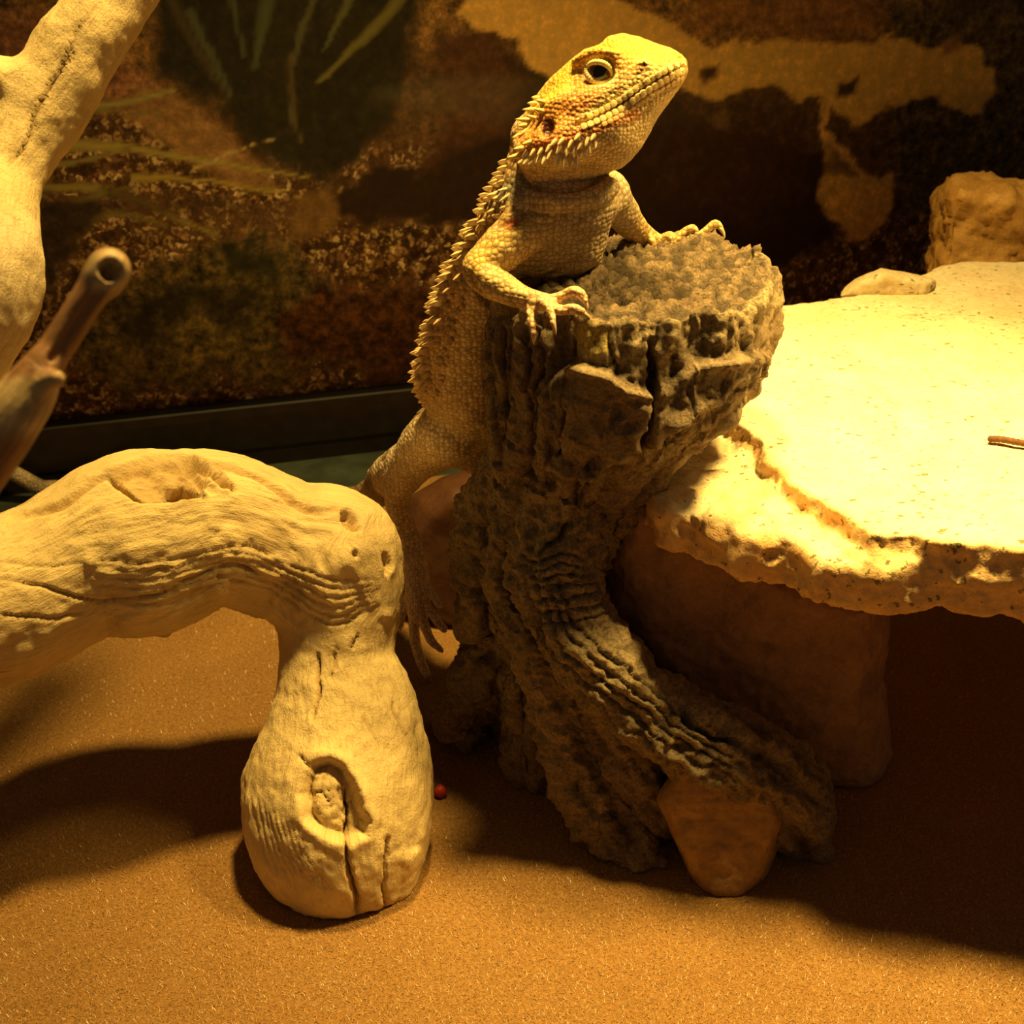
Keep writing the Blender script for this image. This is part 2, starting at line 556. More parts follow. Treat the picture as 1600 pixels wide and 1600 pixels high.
# reptile skin
m = Mat('scaly_skin', 0.5, 0.4); v = m.coords()
fl = m.coords((1, 1, 1), 'flow')
V1 = m.n('ShaderNodeTexVoronoi', {'Vector': fl, 'Scale': 1.0, 'Randomness': 0.55}, feature='F1')
E1 = m.n('ShaderNodeTexVoronoi', {'Vector': fl, 'Scale': 1.0, 'Randomness': 0.55}, feature='DISTANCE_TO_EDGE')
fm = m.n('ShaderNodeSeparateColor', {'Color': m.vcol('fine')}).outputs[0]
fl2 = m.n('ShaderNodeMapping', {'Vector': fl, 'Scale': (1.55, 1.55, 1.55)}).outputs['Vector']
V2 = m.n('ShaderNodeTexVoronoi', {'Vector': fl2, 'Scale': 1.0, 'Randomness': 0.6}, feature='F1')
E2 = m.n('ShaderNodeTexVoronoi', {'Vector': fl2, 'Scale': 1.0, 'Randomness': 0.6}, feature='DISTANCE_TO_EDGE')
cellc = m.mix(fm, V1.outputs['Color'], V2.outputs['Color'])
cell = m.n('ShaderNodeSeparateColor', {'Color': cellc}).outputs[0]
c = m.mix(1.0, m.vcol(), m.ramp(cell, [(0, (0.82, 0.78, 0.72)), (1, (1.12, 1.12, 1.1))]), 'MULTIPLY')
edge = m.ramp(m.mix(fm, E1.outputs['Distance'], E2.outputs['Distance']), [(0.0, (0.5, 0.40, 0.30)), (0.16, (1, 1, 1))])
c = m.mix(1.0, c, edge, 'MULTIPLY')
hgt = m.math('SUBTRACT', 1.0, m.mix(fm, V1.outputs['Distance'], V2.outputs['Distance']))
M_SKIN = m.color(c).bump([(hgt, 0.08, 0.6)]).m
m = Mat('horny_spike', 0.5, 0.4); M_SPIKE = m.color(m.mix(1.0, m.vcol(), m.ramp(m.noise(m.coords(), 6), [(0.3, (0.8, 0.75, 0.7)), (0.7, (1.1, 1.1, 1.1))]), 'MULTIPLY')).m
m = Mat('claw_horn', 0.35, 0.5); M_CLAW = m.color(m.ramp(m.noise(m.coords(), 5), [(0.3, (0.45, 0.28, 0.15)), (0.7, (0.68, 0.5, 0.3))])).m
m = Mat('glossy_eye', 0.06, 0.6); M_EYE = m.color(m.vcol()).m
m = Mat('red_pellet', 0.5, 0.4); M_RED = m.color(m.ramp(m.noise(m.coords(), 8), [(0.3, (0.45, 0.03, 0.02)), (0.7, (0.62, 0.06, 0.03))])).m
m = Mat('dry_crumb', 0.7, 0.3); M_CRUMB = m.color(m.ramp(m.noise(m.coords(), 8), [(0.3, (0.07, 0.028, 0.01)), (0.7, (0.16, 0.07, 0.022))])).m

# ------------------------------------------------------------------ the setting
rng = np.random.default_rng(7)
M_SLAB2 = stone('cream_sandstone_split', (0.95, 0.86, 0.62), (0.84, 0.70, 0.44), 0.7, 0.35, (0.20, 0.15, 0.06), vcol=True)
W0 = atz(0, 765, 0)[:2]; W1 = atz(620, 692, 0)[:2]
WD = (W1 - W0) / np.linalg.norm(W1 - W0)           # along the back wall, to the right
WN = np.array([WD[1], -WD[0]])                      # into the tank
def wall_pt(s, z, off=0.0):
    return np.array([*(W0 + WD * s + WN * off), z])
def wall_box(s0, s1, z0, z1, o0, o1):
    V = np.array([wall_pt(s, z, o) for s in (s0, s1) for o in (o1, o0) for z in (z0, z1)])
    return V, box((0, 0, 0), (1, 1, 1))[1]

V, F = box((-70, -5, -1.4), (90, 90, -0.35))
mk('floor', V, F, M_BASE, smooth=False, kind='structure', label='dark glass base of the terrarium', category='floor')

# printed desert sheet behind the glass
NS, NZ = 560, 250
ss = np.linspace(-22, 78, NS); zz = np.linspace(1.0, 36, NZ)
SS, ZZ = np.meshgrid(ss, zz, indexing='ij')
PV = np.stack([W0[0] + WD[0] * SS - WN[0] * 0.75, W0[1] + WD[1] * SS - WN[1] * 0.75, ZZ], -1).reshape(-1, 3)
pu, pv, _ = proj(PV)
q = np.stack([pu * 0.02, pv * 0.02, 0 * pu], -1)
wu = pu + 12 * fbm(q, 3, 3) + 5 * fbm(q * 4, 2, 8); wv_ = pv + 12 * fbm(q + 50, 3, 5) + 5 * fbm(q * 4 + 9, 2, 9)
PG = 1.75
pc = np.tile(np.array([0.085, 0.042, 0.018]), (len(PV), 1)); gm = np.zeros(len(PV)); mm = np.full(len(PV), 0.6)
def paint(poly, colr, soft=14, warp=1.0, gravel=None, moss=None, alpha=1.0):
    u = pu + warp * (wu - pu); v = pv + warp * (wv_ - pv)
    a = (alpha * sstep(soft, -soft, poly_sd(u, v, poly)))
    global pc, gm, mm
    pc = pc * (1 - a[:, None]) + a[:, None] * np.array(colr)
    if gravel is not None: gm = gm * (1 - a) + a * gravel
    if moss is not None: mm = mm * (1 - a) + a * moss
def stroke(pts, w0, w1, colr, alpha=1.0):
    d, S, L = line_d(pu + 0.3 * (wu - pu), pv + 0.3 * (wv_ - pv), spline(np.array(pts, float), 5))
    w = w0 + (w1 - w0) * S / L
    a = alpha * sstep(1.25, 0.75, d / w)
    global pc, gm, mm
    shade = 0.7 + 0.5 * np.clip(1 - d / w, 0, 1)
    pc = pc * (1 - a[:, None]) + a[:, None] * np.array(colr) * shade[:, None]
    gm = gm * (1 - a); mm = mm * (1 - a)
# far ground above the rocks
paint([(-900, -700), (2600, -700), (2600, 120), (1500, 60), (1050, 90), (700, 60), (250, 160), (-900, 200)], (0.20, 0.10, 0.035), 40, moss=0.9)
paint([(1050, -300), (1420, -300), (1440, 60), (1200, 62), (1080, 40)], (0.22, 0.095, 0.035), 25, moss=0.5)
paint([(1380, 0), (2600, 0), (2600, 420), (1450, 430), (1380, 240)], (0.085, 0.055, 0.022), 25, moss=1.0)
paint([(1250, -400), (2600, -400), (2600, 20), (1480, 10)], (0.03, 0.022, 0.012), 25, moss=0.6)
paint([(-900, 20), (120, 20), (230, 120), (300, 200), (-900, 300)], (0.20, 0.085, 0.05), 25, moss=0.7)
# gravel sheets
paint([(-900, 180), (240, 180), (380, 260), (520, 250), (660, 220), (760, 200), (740, 330), (500, 350), (200, 360), (-900, 380)], (0.2, 0.1, 0.05), 30, gravel=0.85)
paint([(-900, 380), (180, 355), (330, 370), (520, 352), (800, 340), (800, 700), (-900, 760)], (0.2, 0.1, 0.05), 12, gravel=0.9)
paint([(1190, 420), (1330, 350), (1480, 320), (2600, 320), (2600, 700), (1100, 700)], (0.2, 0.1, 0.05), 12, gravel=0.75)
# dark hollow left of the dragon and under the rocks
paint([(520, 345), (500, 310), (560, 270), (660, 250), (730, 180), (690, 60), (760, 70), (900, 120), (1010, 150), (1300, 240), (1420, 330), (1330, 355), (1190, 430), (1150, 440), (700, 345)], (0.028, 0.013, 0.008), 10, gravel=0, moss=0.3)
paint([(690, 60), (760, 60), (830, 120), (800, 200), (740, 210), (650, 280), (690, 170)], (0.075, 0.03, 0.015), 16, gravel=0, moss=0.4)
# dark plant, its long leaves
paint([(215, -300), (690, -300), (640, 120), (560, 250), (500, 300), (420, 250), (330, 160), (250, 120)], (0.022, 0.016, 0.009), 18, gravel=0, moss=0.4)
for pts, w0, w1, cc in [
        ([(300, 20), (330, 90), (360, 150)], 9, 4, (0.06, 0.06, 0.035)), ([(420, -20), (405, 60), (395, 110)], 15, 5, (0.055, 0.06, 0.03)),
        ([(500, -20), (470, 60), (455, 140), (450, 200)], 6, 3, (0.07, 0.06, 0.03)), ([(630, -20), (590, 40), (540, 85), (500, 130)], 13, 4, (0.12, 0.095, 0.03)),
        ([(560, -20), (530, 30), (505, 80)], 9, 3, (0.08, 0.075, 0.03)), ([(360, -10), (370, 40), (380, 90)], 7, 3, (0.05, 0.055, 0.03)),
        ([(455, 90), (455, 160), (470, 220)], 6, 3, (0.07, 0.045, 0.02)), ([(270, 0), (310, 80), (345, 140), (350, 160)], 12, 4, (0.05, 0.035, 0.02))]:
    stroke(pts, w0, w1, cc)
# glass reflections painted into the print: a pale diagonal band and a rounded patch
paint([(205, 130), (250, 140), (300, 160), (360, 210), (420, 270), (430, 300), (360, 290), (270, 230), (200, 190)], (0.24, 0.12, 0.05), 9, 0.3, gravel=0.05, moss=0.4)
paint([(455, 310), (510, 292), (528, 320), (520, 368), (460, 378), (445, 350)], (0.17, 0.085, 0.03), 8, 0.4, gravel=0.1, moss=0.3)
# grass blades on the left
for pts, w0, w1, cc in [
        ([(60, 225), (160, 228), (300, 245), (400, 262), (480, 280)], 9, 2.5, (0.26, 0.19, 0.05)), ([(20, 300), (110, 292), (200, 305), (290, 345), (350, 375)], 9, 3, (0.22, 0.16, 0.045)),
        ([(140, 165), (210, 155), (270, 142)], 8, 3, (0.24, 0.19, 0.06)), ([(60, 262), (140, 245), (200, 235)], 6, 3, (0.20, 0.15, 0.05)),
        ([(210, 275), (290, 278), (370, 288), (440, 300)], 6, 3, (0.28, 0.19, 0.04)), ([(110, 320), (170, 300), (210, 290)], 10, 3, (0.15, 0.11, 0.035)),
        ([(120, 350), (190, 335), (260, 350)], 8, 4, (0.14, 0.10, 0.03)), ([(300, 265), (370, 232), (430, 215)], 3, 1.5, (0.35, 0.24, 0.1)), ([(60, 180), (180, 175), (250, 180)], 5, 2, (0.16, 0.11, 0.04))]:
    stroke(pts, w0, w1, cc)
paint([(150, 285), (260, 300), (380, 310), (470, 330), (420, 345), (300, 330), (170, 330)], (0.045, 0.022, 0.012), 10, gravel=0, alpha=0.75)
paint([(60, 300), (170, 320), (130, 400), (60, 470)], (0.035, 0.02, 0.012), 12, gravel=0)
# low bushes
paint([(110, 520), (190, 420), (300, 390), (400, 370), (480, 400), (560, 470), (550, 560), (450, 610), (250, 610), (100, 600)], (0.095, 0.062, 0.022), 16, 2.0, gravel=0, moss=1.0)
paint([(330, 395), (420, 385), (440, 430), (350, 440)], (0.028, 0.024, 0.012), 14, 2, gravel=0, moss=0.6)
paint([(180, 470), (300, 455), (420, 470), (380, 520), (200, 530)], (0.028, 0.02, 0.01), 16, 2, gravel=0, moss=0.6)
paint([(250, 500), (330, 490), (420, 530), (400, 580), (260, 570)], (0.17, 0.115, 0.035), 18, 2, gravel=0, moss=1.0, alpha=0.8)
paint([(440, 480), (640, 440), (760, 470), (760, 600), (560, 610), (450, 560)], (0.085, 0.032, 0.012), 18, 2, gravel=0, moss=0.9)
# lit rocks on the right
paint([(715, 25), (760, -40), (900, -30), (1000, 18), (1060, 40), (1105, 75), (1100, 140), (1000, 130), (860, 120), (830, 100), (800, 62), (740, 52)], (0.60, 0.32, 0.09), 4, 0.6, gravel=0, moss=0.22)
paint([(1085, 78), (1150, 75), (1240, 62), (1340, 66), (1440, 70), (1520, 72), (1555, 105), (1560, 140), (1520, 190), (1470, 160), (1400, 165), (1330, 190), (1290, 145), (1200, 140), (1120, 150), (1085, 130)], (0.60, 0.33, 0.09), 5, 0.9, gravel=0, moss=0.25)
paint([(1095, 110), (1125, 100), (1120, 125), (1098, 130)], (0.07, 0.032, 0.012), 6, 0.5, gravel=0, moss=0.3)
paint([(1310, 130), (1345, 112), (1340, 138), (1312, 145)], (0.06, 0.03, 0.012), 5, 0.5, gravel=0, moss=0.3)
paint([(1280, 150), (1300, 150), (1300, 210), (1340, 260), (1375, 285), (1402, 280), (1400, 320), (1370, 355), (1335, 380), (1300, 340), (1275, 310), (1270, 280), (1285, 265), (1283, 200)], (0.55, 0.30, 0.085), 4, 0.8, gravel=0, moss=0.35)
paint([(1290, 225), (1320, 245), (1345, 280), (1300, 272), (1278, 268)], (0.10, 0.05, 0.02), 6, 0.8, gravel=0, moss=0.4, alpha=0.8)
paint([(1108, 178), (1130, 168), (1145, 180), (1135, 195), (1112, 192)], (0.25, 0.14, 0.05), 6, 0.8, gravel=0, moss=0.5)
paint([(1000, 150), (1160, 160), (1250, 170), (1260, 300), (1160, 340), (1010, 300)], (0.045, 0.018, 0.009), 30, gravel=0, moss=0.4, alpha=0.7)
paint([(1465, 62), (1490, 52), (1500, 80), (1470, 85)], (0.28, 0.13, 0.05), 5, 0.5, gravel=0, moss=0.3)
gi = np.arange(NS * NZ).reshape(NS, NZ)
PF = np.stack([gi[:-1, :-1], gi[1:, :-1], gi[1:, 1:], gi[:-1, 1:]], -1).reshape(-1, 4)
po = wall_pt(0, 1.0, -0.75)
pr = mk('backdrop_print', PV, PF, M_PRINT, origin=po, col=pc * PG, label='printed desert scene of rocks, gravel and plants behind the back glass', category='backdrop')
ma = pr.data.color_attributes.new('mask', 'FLOAT_COLOR', 'POINT')
mc = np.ones((len(PV), 4)); mc[:, 0] = gm; mc[:, 1] = mm; mc[:, 2] = 0
ma.data.foreach_set('color', mc.ravel())

V, F = wall_box(-24, 80, -0.35, 38, -0.55, -0.05)
mk('wall_back', V, F, M_GLASS, smooth=False, kind='structure', label='clear back glass of the terrarium', category='glass')
zt = None
# black rail along the foot of the back glass: a tall face and a small inner lip
prof = [(0.0, -0.35), (0.0, 0.55), (0.12, 0.66), (0.12, 2.35), (0.05, 2.75), (-0.25, 2.95), (-0.55, 2.95), (-0.9, 2.6), (-0.9, -0.35)]
V = np.array([wall_pt(s, z, o) for s in (-24, 80) for (o, z) in prof]); k = len(prof)
F = [(i, i + 1, k + i + 1, k + i) for i in range(k - 1)] + [(k - 1, 0, k, 2 * k - 1), tuple(range(k))[::-1], tuple(range(k, 2 * k))]
mk('trim_1', V, F, M_FRAME, smooth=False, kind='structure', label='black plastic rail at the foot of the back glass', category='trim')

# reptile carpet: a thin sheet and its pile
edge_off = 4.2
cl = W0 + WN * edge_off + WD * -24; cr = W0 + WN * edge_off + WD * 80
car = thing('reptile_carpet', (0, 30, -0.33), 'golden brown felt reptile carpet covering the terrarium floor', 'carpet')
oc = [(-60, -4), (88, -4), (cr[0], cr[1]), (cl[0], cl[1])]
V = np.array([(x, y, z) for z in (-0.33, 0.0) for (x, y) in oc])
F = [(3, 2, 1, 0), (4, 5, 6, 7)] + [(i, (i + 1) % 4, 4 + (i + 1) % 4, 4 + i) for i in range(4)]
mk('mat', V, F, M_CARPET, parent=car, smooth=False)
# fibres, denser where the floor is near
NF = 170000
fu = rng.uniform(-120, 1720, NF); fv = rng.uniform(880, 1640, NF)
x_ = (fu - 800) / FPX; y_ = -(fv - 800) / FPX
dz = -SP + y_ * CP; t_ = -CAM_H / dz
base = np.stack([x_ * t_, (CP + y_ * SP) * t_, np.zeros(NF) - 0.01], -1)
ang = rng.uniform(0, 2 * np.pi, NF); ln = rng.uniform(0.04, 0.15, NF); up = rng.uniform(0.02, 0.10, NF); wd = rng.uniform(0.006, 0.013, NF)
dr = np.stack([np.cos(ang), np.sin(ang), 0 * ang], -1); pe = np.stack([-np.sin(ang), np.cos(ang), 0 * ang], -1)
tip = base + dr * ln[:, None]; tip[:, 2] += up
FV = np.stack([base - pe * wd[:, None], base + pe * wd[:, None], tip], 1).reshape(-1, 3)
FF = np.arange(NF * 3).reshape(-1, 3)
fb = 0.55 + 0.9 * rng.uniform(0, 1, NF) ** 3
fc = np.repeat(np.array([0.56, 0.32, 0.11])[None] * fb[:, None], 3, 0)
mk('carpet_pile', FV, FF, M_FIBRE, parent=car, col=fc, smooth=False, kind='stuff')

# ------------------------------------------------------------------ driftwood
wood_main = chain([(-420, 985, 150, 25.5), (-260, 965, 150, 26.3), (-120, 950, 143, 27.2), (0, 936, 133, 28.2), (80, 902, 122, 28.9), (150, 866, 125, 29.6),
                   (215, 850, 143, 30.1), (275, 836, 131, 30.4), (330, 822, 117, 30.7), (390, 838, 113, 31.0), (450, 862, 110, 31.2), (505, 872, 110, 31.2), (515, 890, 106, 31.0)], 5)
wood_leg = chain([(516, 870, 108, 31.0), (527, 925, 99, 30.7), (527, 1000, 90, 30.1), (530, 1050, 92, 29.6), (540, 1110, 110, 29.0), (537, 1180, 132, 28.3), (529, 1245, 148, 27.6), (533, 1300, 136, 27.2), (540, 1350, 104, 26.9)], 5)
fd = Field((-19, 23, -0.6), (-1, 35, 14.5), 0.075)
fd.chain(wood_main, 0.3); fd.chain(wood_leg, 0.35)
fd.inflate([(600, 1330), (655, 1330), (645, 1400), (628, 1442), (612, 1438), (600, 1415)], lambda u, v: 26.2 + 0 * u, 0.55, 0.3, 0.25)
fd.inflate([(415, 1340), (560, 1340), (556, 1405), (540, 1424), (505, 1422), (440, 1402)], lambda u, v: 26.6 + 0 * u, 0.9, 0.35, 0.3)
fd.inflate([(560, 1340), (600, 1340), (602, 1412), (572, 1425), (560, 1410)], lambda u, v: 26.5 + 0 * u, 0.9, 0.25, 0.2)
fd.chain(chain([(405, 1216, 22, 27.8), (440, 1225, 40, 27.6)], 2), 0.3)
for bu, bv, by, br in ((557, 1412, 25.9, 0.16), (558, 1425, 25.7, 0.22), (603, 1422, 25.75, 0.16)):
    fd.ellipsoid(at(bu, bv, by), (br, 0.5, br * 1.5), 0.06, 'cut')
# flat hanging lip under the arm
fd.inflate([(150, 940), (310, 930), (290, 962), (262, 995), (230, 990), (170, 992), (120, 1000)], lambda u, v: 30.0 + 0 * u, 0.9, 0.4, 0.3)
fd.floor_cut(0.0)
V, F = fd.mesh(2)
N = normals(V, F)
u, v, _ = proj(V); fc_ = facing(V, N)
disp = np.zeros(len(V)); dark = np.zeros(len(V)); WARP = (2.5 * fbm(V * 2.2, 2, 201), 2.5 * fbm(V * 2.2 + 40, 2, 202))
def carve(pts, w, depth, dk=0.6, sp=True):
    d, S, L = line_d(u + WARP[0], v + WARP[1], spline(np.array(pts, float), 5) if sp else pts)
    taper = np.clip(np.minimum(S, L - S) / (0.18 * L) + 0.35, 0.35, 1)
    a = sstep(w, 0.25 * w, d) * fc_ * taper
    global disp, dark
    disp -= depth * a; dark = np.maximum(dark, dk * a)
def hollow(poly, depth, soft=7, dk=0.15, rim=0.0):
    sd = poly_sd(u + 3 * fbm(V * 3, 2, 4), v + 3 * fbm(V * 3 + 9, 2, 5), poly)
    a = sstep(soft * 0.4, -soft, sd) * fc_
    global disp, dark
    disp -= depth * a; dark = np.maximum(dark, dk * a)
    if rim: disp += rim * np.exp(-((sd - soft) / 9.0) ** 2) * fc_
# grain relief following the limb
S, T, R = flow_coords(V, [np.vstack([wood_main[:-8], wood_leg[6:]])])
fw = np.stack([S, R * np.cos(T), R * np.sin(T)], -1)
fw = smooth_attr(fw, F, 16)
gr1 = ridged(fw * np.array([0.55, 2.6, 2.6]) + 0.6 * fbm(V * 0.8, 2, 21)[:, None], 3, 11)
wav = fbm(fw * np.array([0.9, 1.0, 1.0]), 3, 31)
mid = sstep(330, 120, np.abs(u - 330)) * sstep(150, 60, np.abs(v - 880 + 0.0 * u))
disp += 0.045 * gr1 * (0.25 + 1.0 * mid) + 0.045 * wav
disp += 0.03 * fbm(V * 2.4, 3, 5)
# creases under the bend
for k_ in range(6):
    o = 14 * k_
    carve([(150, 872 + o), (240, 880 + o * .9), (320, 862 + o * .8), (380, 850 + o * .8), (450, 882 + o * .8), (520, 905 + o), (590, 905 + o * .6)], 3.5, 0.05, 0.25)
carve([(0, 905), (60, 915), (150, 938), (240, 930), (300, 905), (370, 880), (430, 915)], 4, 0.10, 0.45)
carve([(0, 960), (70, 965), (130, 960)], 4, 0.08, 0.35); carve([(0, 880), (60, 884), (130, 880)], 3.5, 0.06, 0.3)
# broken ridge along the top
carve([(20, 808), (90, 790), (150, 750), (210, 722), (260, 712), (330, 722), (400, 745), (455, 785), (500, 800), (522, 795)], 8, 0.24, 0.5)
hollow([(160, 745), (200, 728), (250, 712), (300, 710), (335, 726), (368, 766), (345, 766), (322, 745), (318, 775), (270, 786), (222, 782), (180, 758)], 0.50, 5, 0.45)
hw = sstep(6, -8, poly_sd(u, v, [(160, 745), (200, 728), (250, 712), (300, 710), (335, 726), (360, 766), (318, 775), (270, 786), (222, 782), (180, 758)])) * fc_
disp += hw * 0.22 * ridged(np.stack([(u * 0.8 - v * 0.6) * 0.045, (u * 0.6 + v * 0.8) * 0.012, 0 * u], -1), 2, 55)
carve([(166, 742), (192, 762), (220, 782)], 7, 0.38, 0.85); carve([(235, 728), (250, 745), (262, 755)], 3, 0.12, 0.5); carve([(272, 716), (295, 742), (306, 770)], 6, 0.3, 0.85); carve([(325, 735), (345, 752), (366, 768)], 6, 0.2, 0.7)
hollow([(258, 738), (285, 736), (304, 770), (260, 776)], 0.45, 5, 0.9)
hollow([(530, 800), (545, 797), (556, 815), (560, 832), (545, 830), (534, 815)], 0.4, 4, 0.5)
hollow([(596, 868), (606, 866), (612, 885), (606, 902), (597, 892)], 0.22, 3, 0.25); hollow([(547, 862), (556, 858), (560, 870), (550, 875)], 0.15, 3, 0.3)
for (cx, cy, cr_) in [(605, 890, 6), (602, 962, 6), (140, 875, 10), (205, 868, 12), (540, 870, 16)]:
    disp += 0.09 * np.exp(-((u - cx) ** 2 + (v - cy) ** 2) / (2 * cr_ ** 2)) * fc_
# leg: long checks and the knot hole
carve([(497, 1022), (498, 1070), (492, 1100), (488, 1125)], 4, 0.22, 0.75); carve([(528, 1010), (522, 1040), (518, 1060)], 3, 0.12, 0.5); carve([(560, 990), (550, 1015)], 3, 0.1, 0.5)
carve([(612, 1095), (622, 1130), (638, 1156)], 3, 0.10, 0.55); carve([(565, 1120), (580, 1140), (592, 1165)], 2.5, 0.06, 0.35); carve([(466, 1180), (478, 1192), (484, 1200)], 3, 0.15, 0.6)
hollow([(478, 1205), (488, 1190), (512, 1182), (538, 1195), (555, 1225), (566, 1262), (577, 1285), (574, 1305), (560, 1310), (548, 1322), (520, 1315), (490, 1300), (474, 1278), (470, 1240)], 0.5, 7, 0.2, rim=0.07)
sdh = poly_sd(u, v, [(482, 1205), (515, 1192), (540, 1225), (556, 1270), (545, 1305), (500, 1300), (478, 1265)])
disp += 0.20 * sstep(6, -10, sdh) * fc_ * sstep(540, 515, u + 0.1 * (v - 1250)) + 0.07 * fbm(V * 5, 3, 77) * sstep(4, -6, sdh) * fc_
carve([(540, 1235), (546, 1275), (542, 1315), (541, 1345), (550, 1375), (557, 1405), (557, 1430)], 5, 0.45, 0.8)
carve([(476, 1240), (495, 1238), (510, 1250), (516, 1268)], 3, 0.12, 0.5); carve([(606, 1310), (602, 1350), (600, 1400), (604, 1430)], 3.5, 0.25, 0.6)
for k_ in range(9):
    carve([(392 + 9 * k_, 1240 + 6 * k_), (402 + 10 * k_, 1300 + 5 * k_), (428 + 12 * k_, 1372 + 3 * k_)], 2.4, 0.035, 0.15)
disp += 0.02 * fbm(V * np.array([3.5, 3.5, 3.5]), 3, 41) * sstep(1000, 1100, v)
V = V + N * disp[:, None]; V[:, 2] = np.maximum(V[:, 2], 0.0)
base_c = np.array([0.78, 0.62, 0.32])
cc = base_c * (1 + 0.10 * wav + 0.06 * fbm(V * 1.2, 3, 61))[:, None]
red = sstep(0.1, 0.9, fbm(V * 0.5, 3, 63))[:, None] * 0.35
cc = cc * (1 - red) + red * np.array([0.70, 0.52, 0.28])
cc = cc * (1 - dark[:, None] * np.array([0.55, 0.65, 0.72]))
main_wood = (V, F, cc, fw)
# rising limb at the left, the same piece of wood (joins beyond the picture's edge)
wood_up = chain([(330, -260, 50, 35.0), (262, -130, 54, 33.4), (172, 0, 60, 32.0), (112, 95, 66, 31.2), (55, 190, 64, 30.4), (5, 275, 62, 29.4), (-32, 350, 88, 28.2), (-52, 430, 116, 27.4), (-80, 510, 108, 27.0), (-130, 620, 90, 26.8), (-190, 740, 90, 26.6), (-280, 880, 120, 26.3), (-340, 970, 140, 26.0)], 5)
fd = Field((-19, 21.5, 4), (-5.5, 36, 30), 0.085)
fd.chain(wood_up, 0.3)
fd.chain(chain([(20, 130, 30, 30.5), (-60, 100, 34, 29.8), (-160, 90, 30, 29)], 3), 0.5)
V, F = fd.mesh(2); N = normals(V, F); u, v, _ = proj(V); fc_ = facing(V, N); WARP = (0, 0)
disp = 0.06 * fbm(V * 1.3, 3, 71) + 0.022 * worley(V * 5.0, 3) * sstep(360, 250, v) * -1
dark = np.zeros(len(V))
carve([(120, 55), (95, 110), (75, 140), (55, 180), (42, 225), (15, 255)], 4.5, 0.14, 0.75); carve([(150, 10), (110, 60)], 4, 0.05, 0.4)
S, T, R = flow_coords(V, [wood_up]); fw2 = np.stack([S + 80, R * np.cos(T), R * np.sin(T)], -1)
V = V + N * disp[:, None]
cc2 = np.array([0.76, 0.61, 0.33]) * (1 + 0.12 * fbm(V * 1.1, 3, 73))[:, None]
smo = sstep(300, 360, v)[:, None]; cc2 = cc2 * (1 - smo) + smo * np.array([0.80, 0.67, 0.42])
cc2 = cc2 * (1 - dark[:, None] * np.array([0.55, 0.65, 0.72]))
n0 = len(main_wood[0])
mk('driftwood', np.vstack([main_wood[0], V]), np.vstack([main_wood[1], F + n0]), M_WOOD, origin=at(530, 1350, 26.9) * np.array([1, 1, 0]),
   col=np.vstack([main_wood[2], cc2]), attrs={'flow': np.vstack([main_wood[3], fw2])},
   label='bleached arching driftwood limb with a knot hole, standing left of the stump', category='driftwood')

# hollow twig close to the lens
tw = chain([(170, 423, 27, 16.6), (140, 462, 26, 16.4), (100, 525, 26, 16.1), (62, 580, 27, 15.8)], 4)
tw2 = chain([(70, 570, 28, 15.8), (45, 612, 42, 15.6), (20, 650, 46, 15.4), (-25, 720, 46, 15.1), (-110, 830, 50, 14.7)], 4)
fd = Field((-9.5, 13.5, 12), (-4.2, 18.5, 22), 0.035)
fd.chain(tw, 0.05); fd.chain(tw2, 0.12)
fd.chain(chain([(163, 432, 33, 16.6), (170, 421, 33, 16.65), (172, 418, 30, 16.7)], 2), 0.12)
fd.chain(chain([(70, 600, 18, 15.5), (88, 592, 14, 15.4)], 2), 0.12)
tw_dir = (tw[0, :3] - tw[4, :3]); tw_dir /= np.linalg.norm(tw_dir)
hole = chain([(182, 410, 18, 16.2), (170, 426, 16, 16.45), (150, 452, 13, 16.5)], 2)
fd.chain(hole, 0.04, 'cut')
slot = np.array([[*at(154, 452, 16.245), 0.068], [*at(120, 505, 16.015), 0.068], [*at(78, 562, 15.70), 0.05]])
fd.chain(slot, 0.04, 'cut')
V, F = fd.mesh(2); u, v, _ = proj(V)
S, T, R = flow_coords(V, [np.vstack([tw, tw2[1:]])]); fw = np.stack([S, R * np.cos(T), R * np.sin(T)], -1)
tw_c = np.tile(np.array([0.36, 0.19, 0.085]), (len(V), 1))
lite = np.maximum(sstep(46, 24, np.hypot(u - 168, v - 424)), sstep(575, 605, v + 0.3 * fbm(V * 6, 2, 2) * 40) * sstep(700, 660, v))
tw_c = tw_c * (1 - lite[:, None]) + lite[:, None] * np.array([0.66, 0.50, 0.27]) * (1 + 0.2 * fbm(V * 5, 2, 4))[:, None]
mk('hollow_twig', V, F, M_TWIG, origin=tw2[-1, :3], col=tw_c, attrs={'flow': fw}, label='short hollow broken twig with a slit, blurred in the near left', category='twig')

# ------------------------------------------------------------------ rocks
def rock(name, polys, lo, hi, h, mat, label, k=0.3, amp=0.10, freq=0.8, fine=0.03, floor=0.0, cat='rock', seed=0, origin=None, lumps=(), col=None):
    fd = Field(lo, hi, h)
    for (poly, Yf, W, R) in polys:
        fd.inflate(poly, Yf if callable(Yf) else (lambda u, v, y=Yf: y + 0 * u), W, R, k)
    for c, r in lumps: fd.ellipsoid(c, r, k)
    if floor is not None: fd.floor_cut(floor)
    V, F = fd.mesh(2); N = normals(V, F)
    d = amp * fbm(V * freq, 3, seed) + fine * ridged(V * 3.0, 3, seed + 5)
    V = V + N * d[:, None]
    if floor is not None: V[:, 2] = np.maximum(V[:, 2], floor)
    o = origin if origin is not None else (V[:, 0].mean(), V[:, 1].mean(), V[:, 2].min())
    return mk(name, V, F, mat, origin=o, label=label, category=cat)

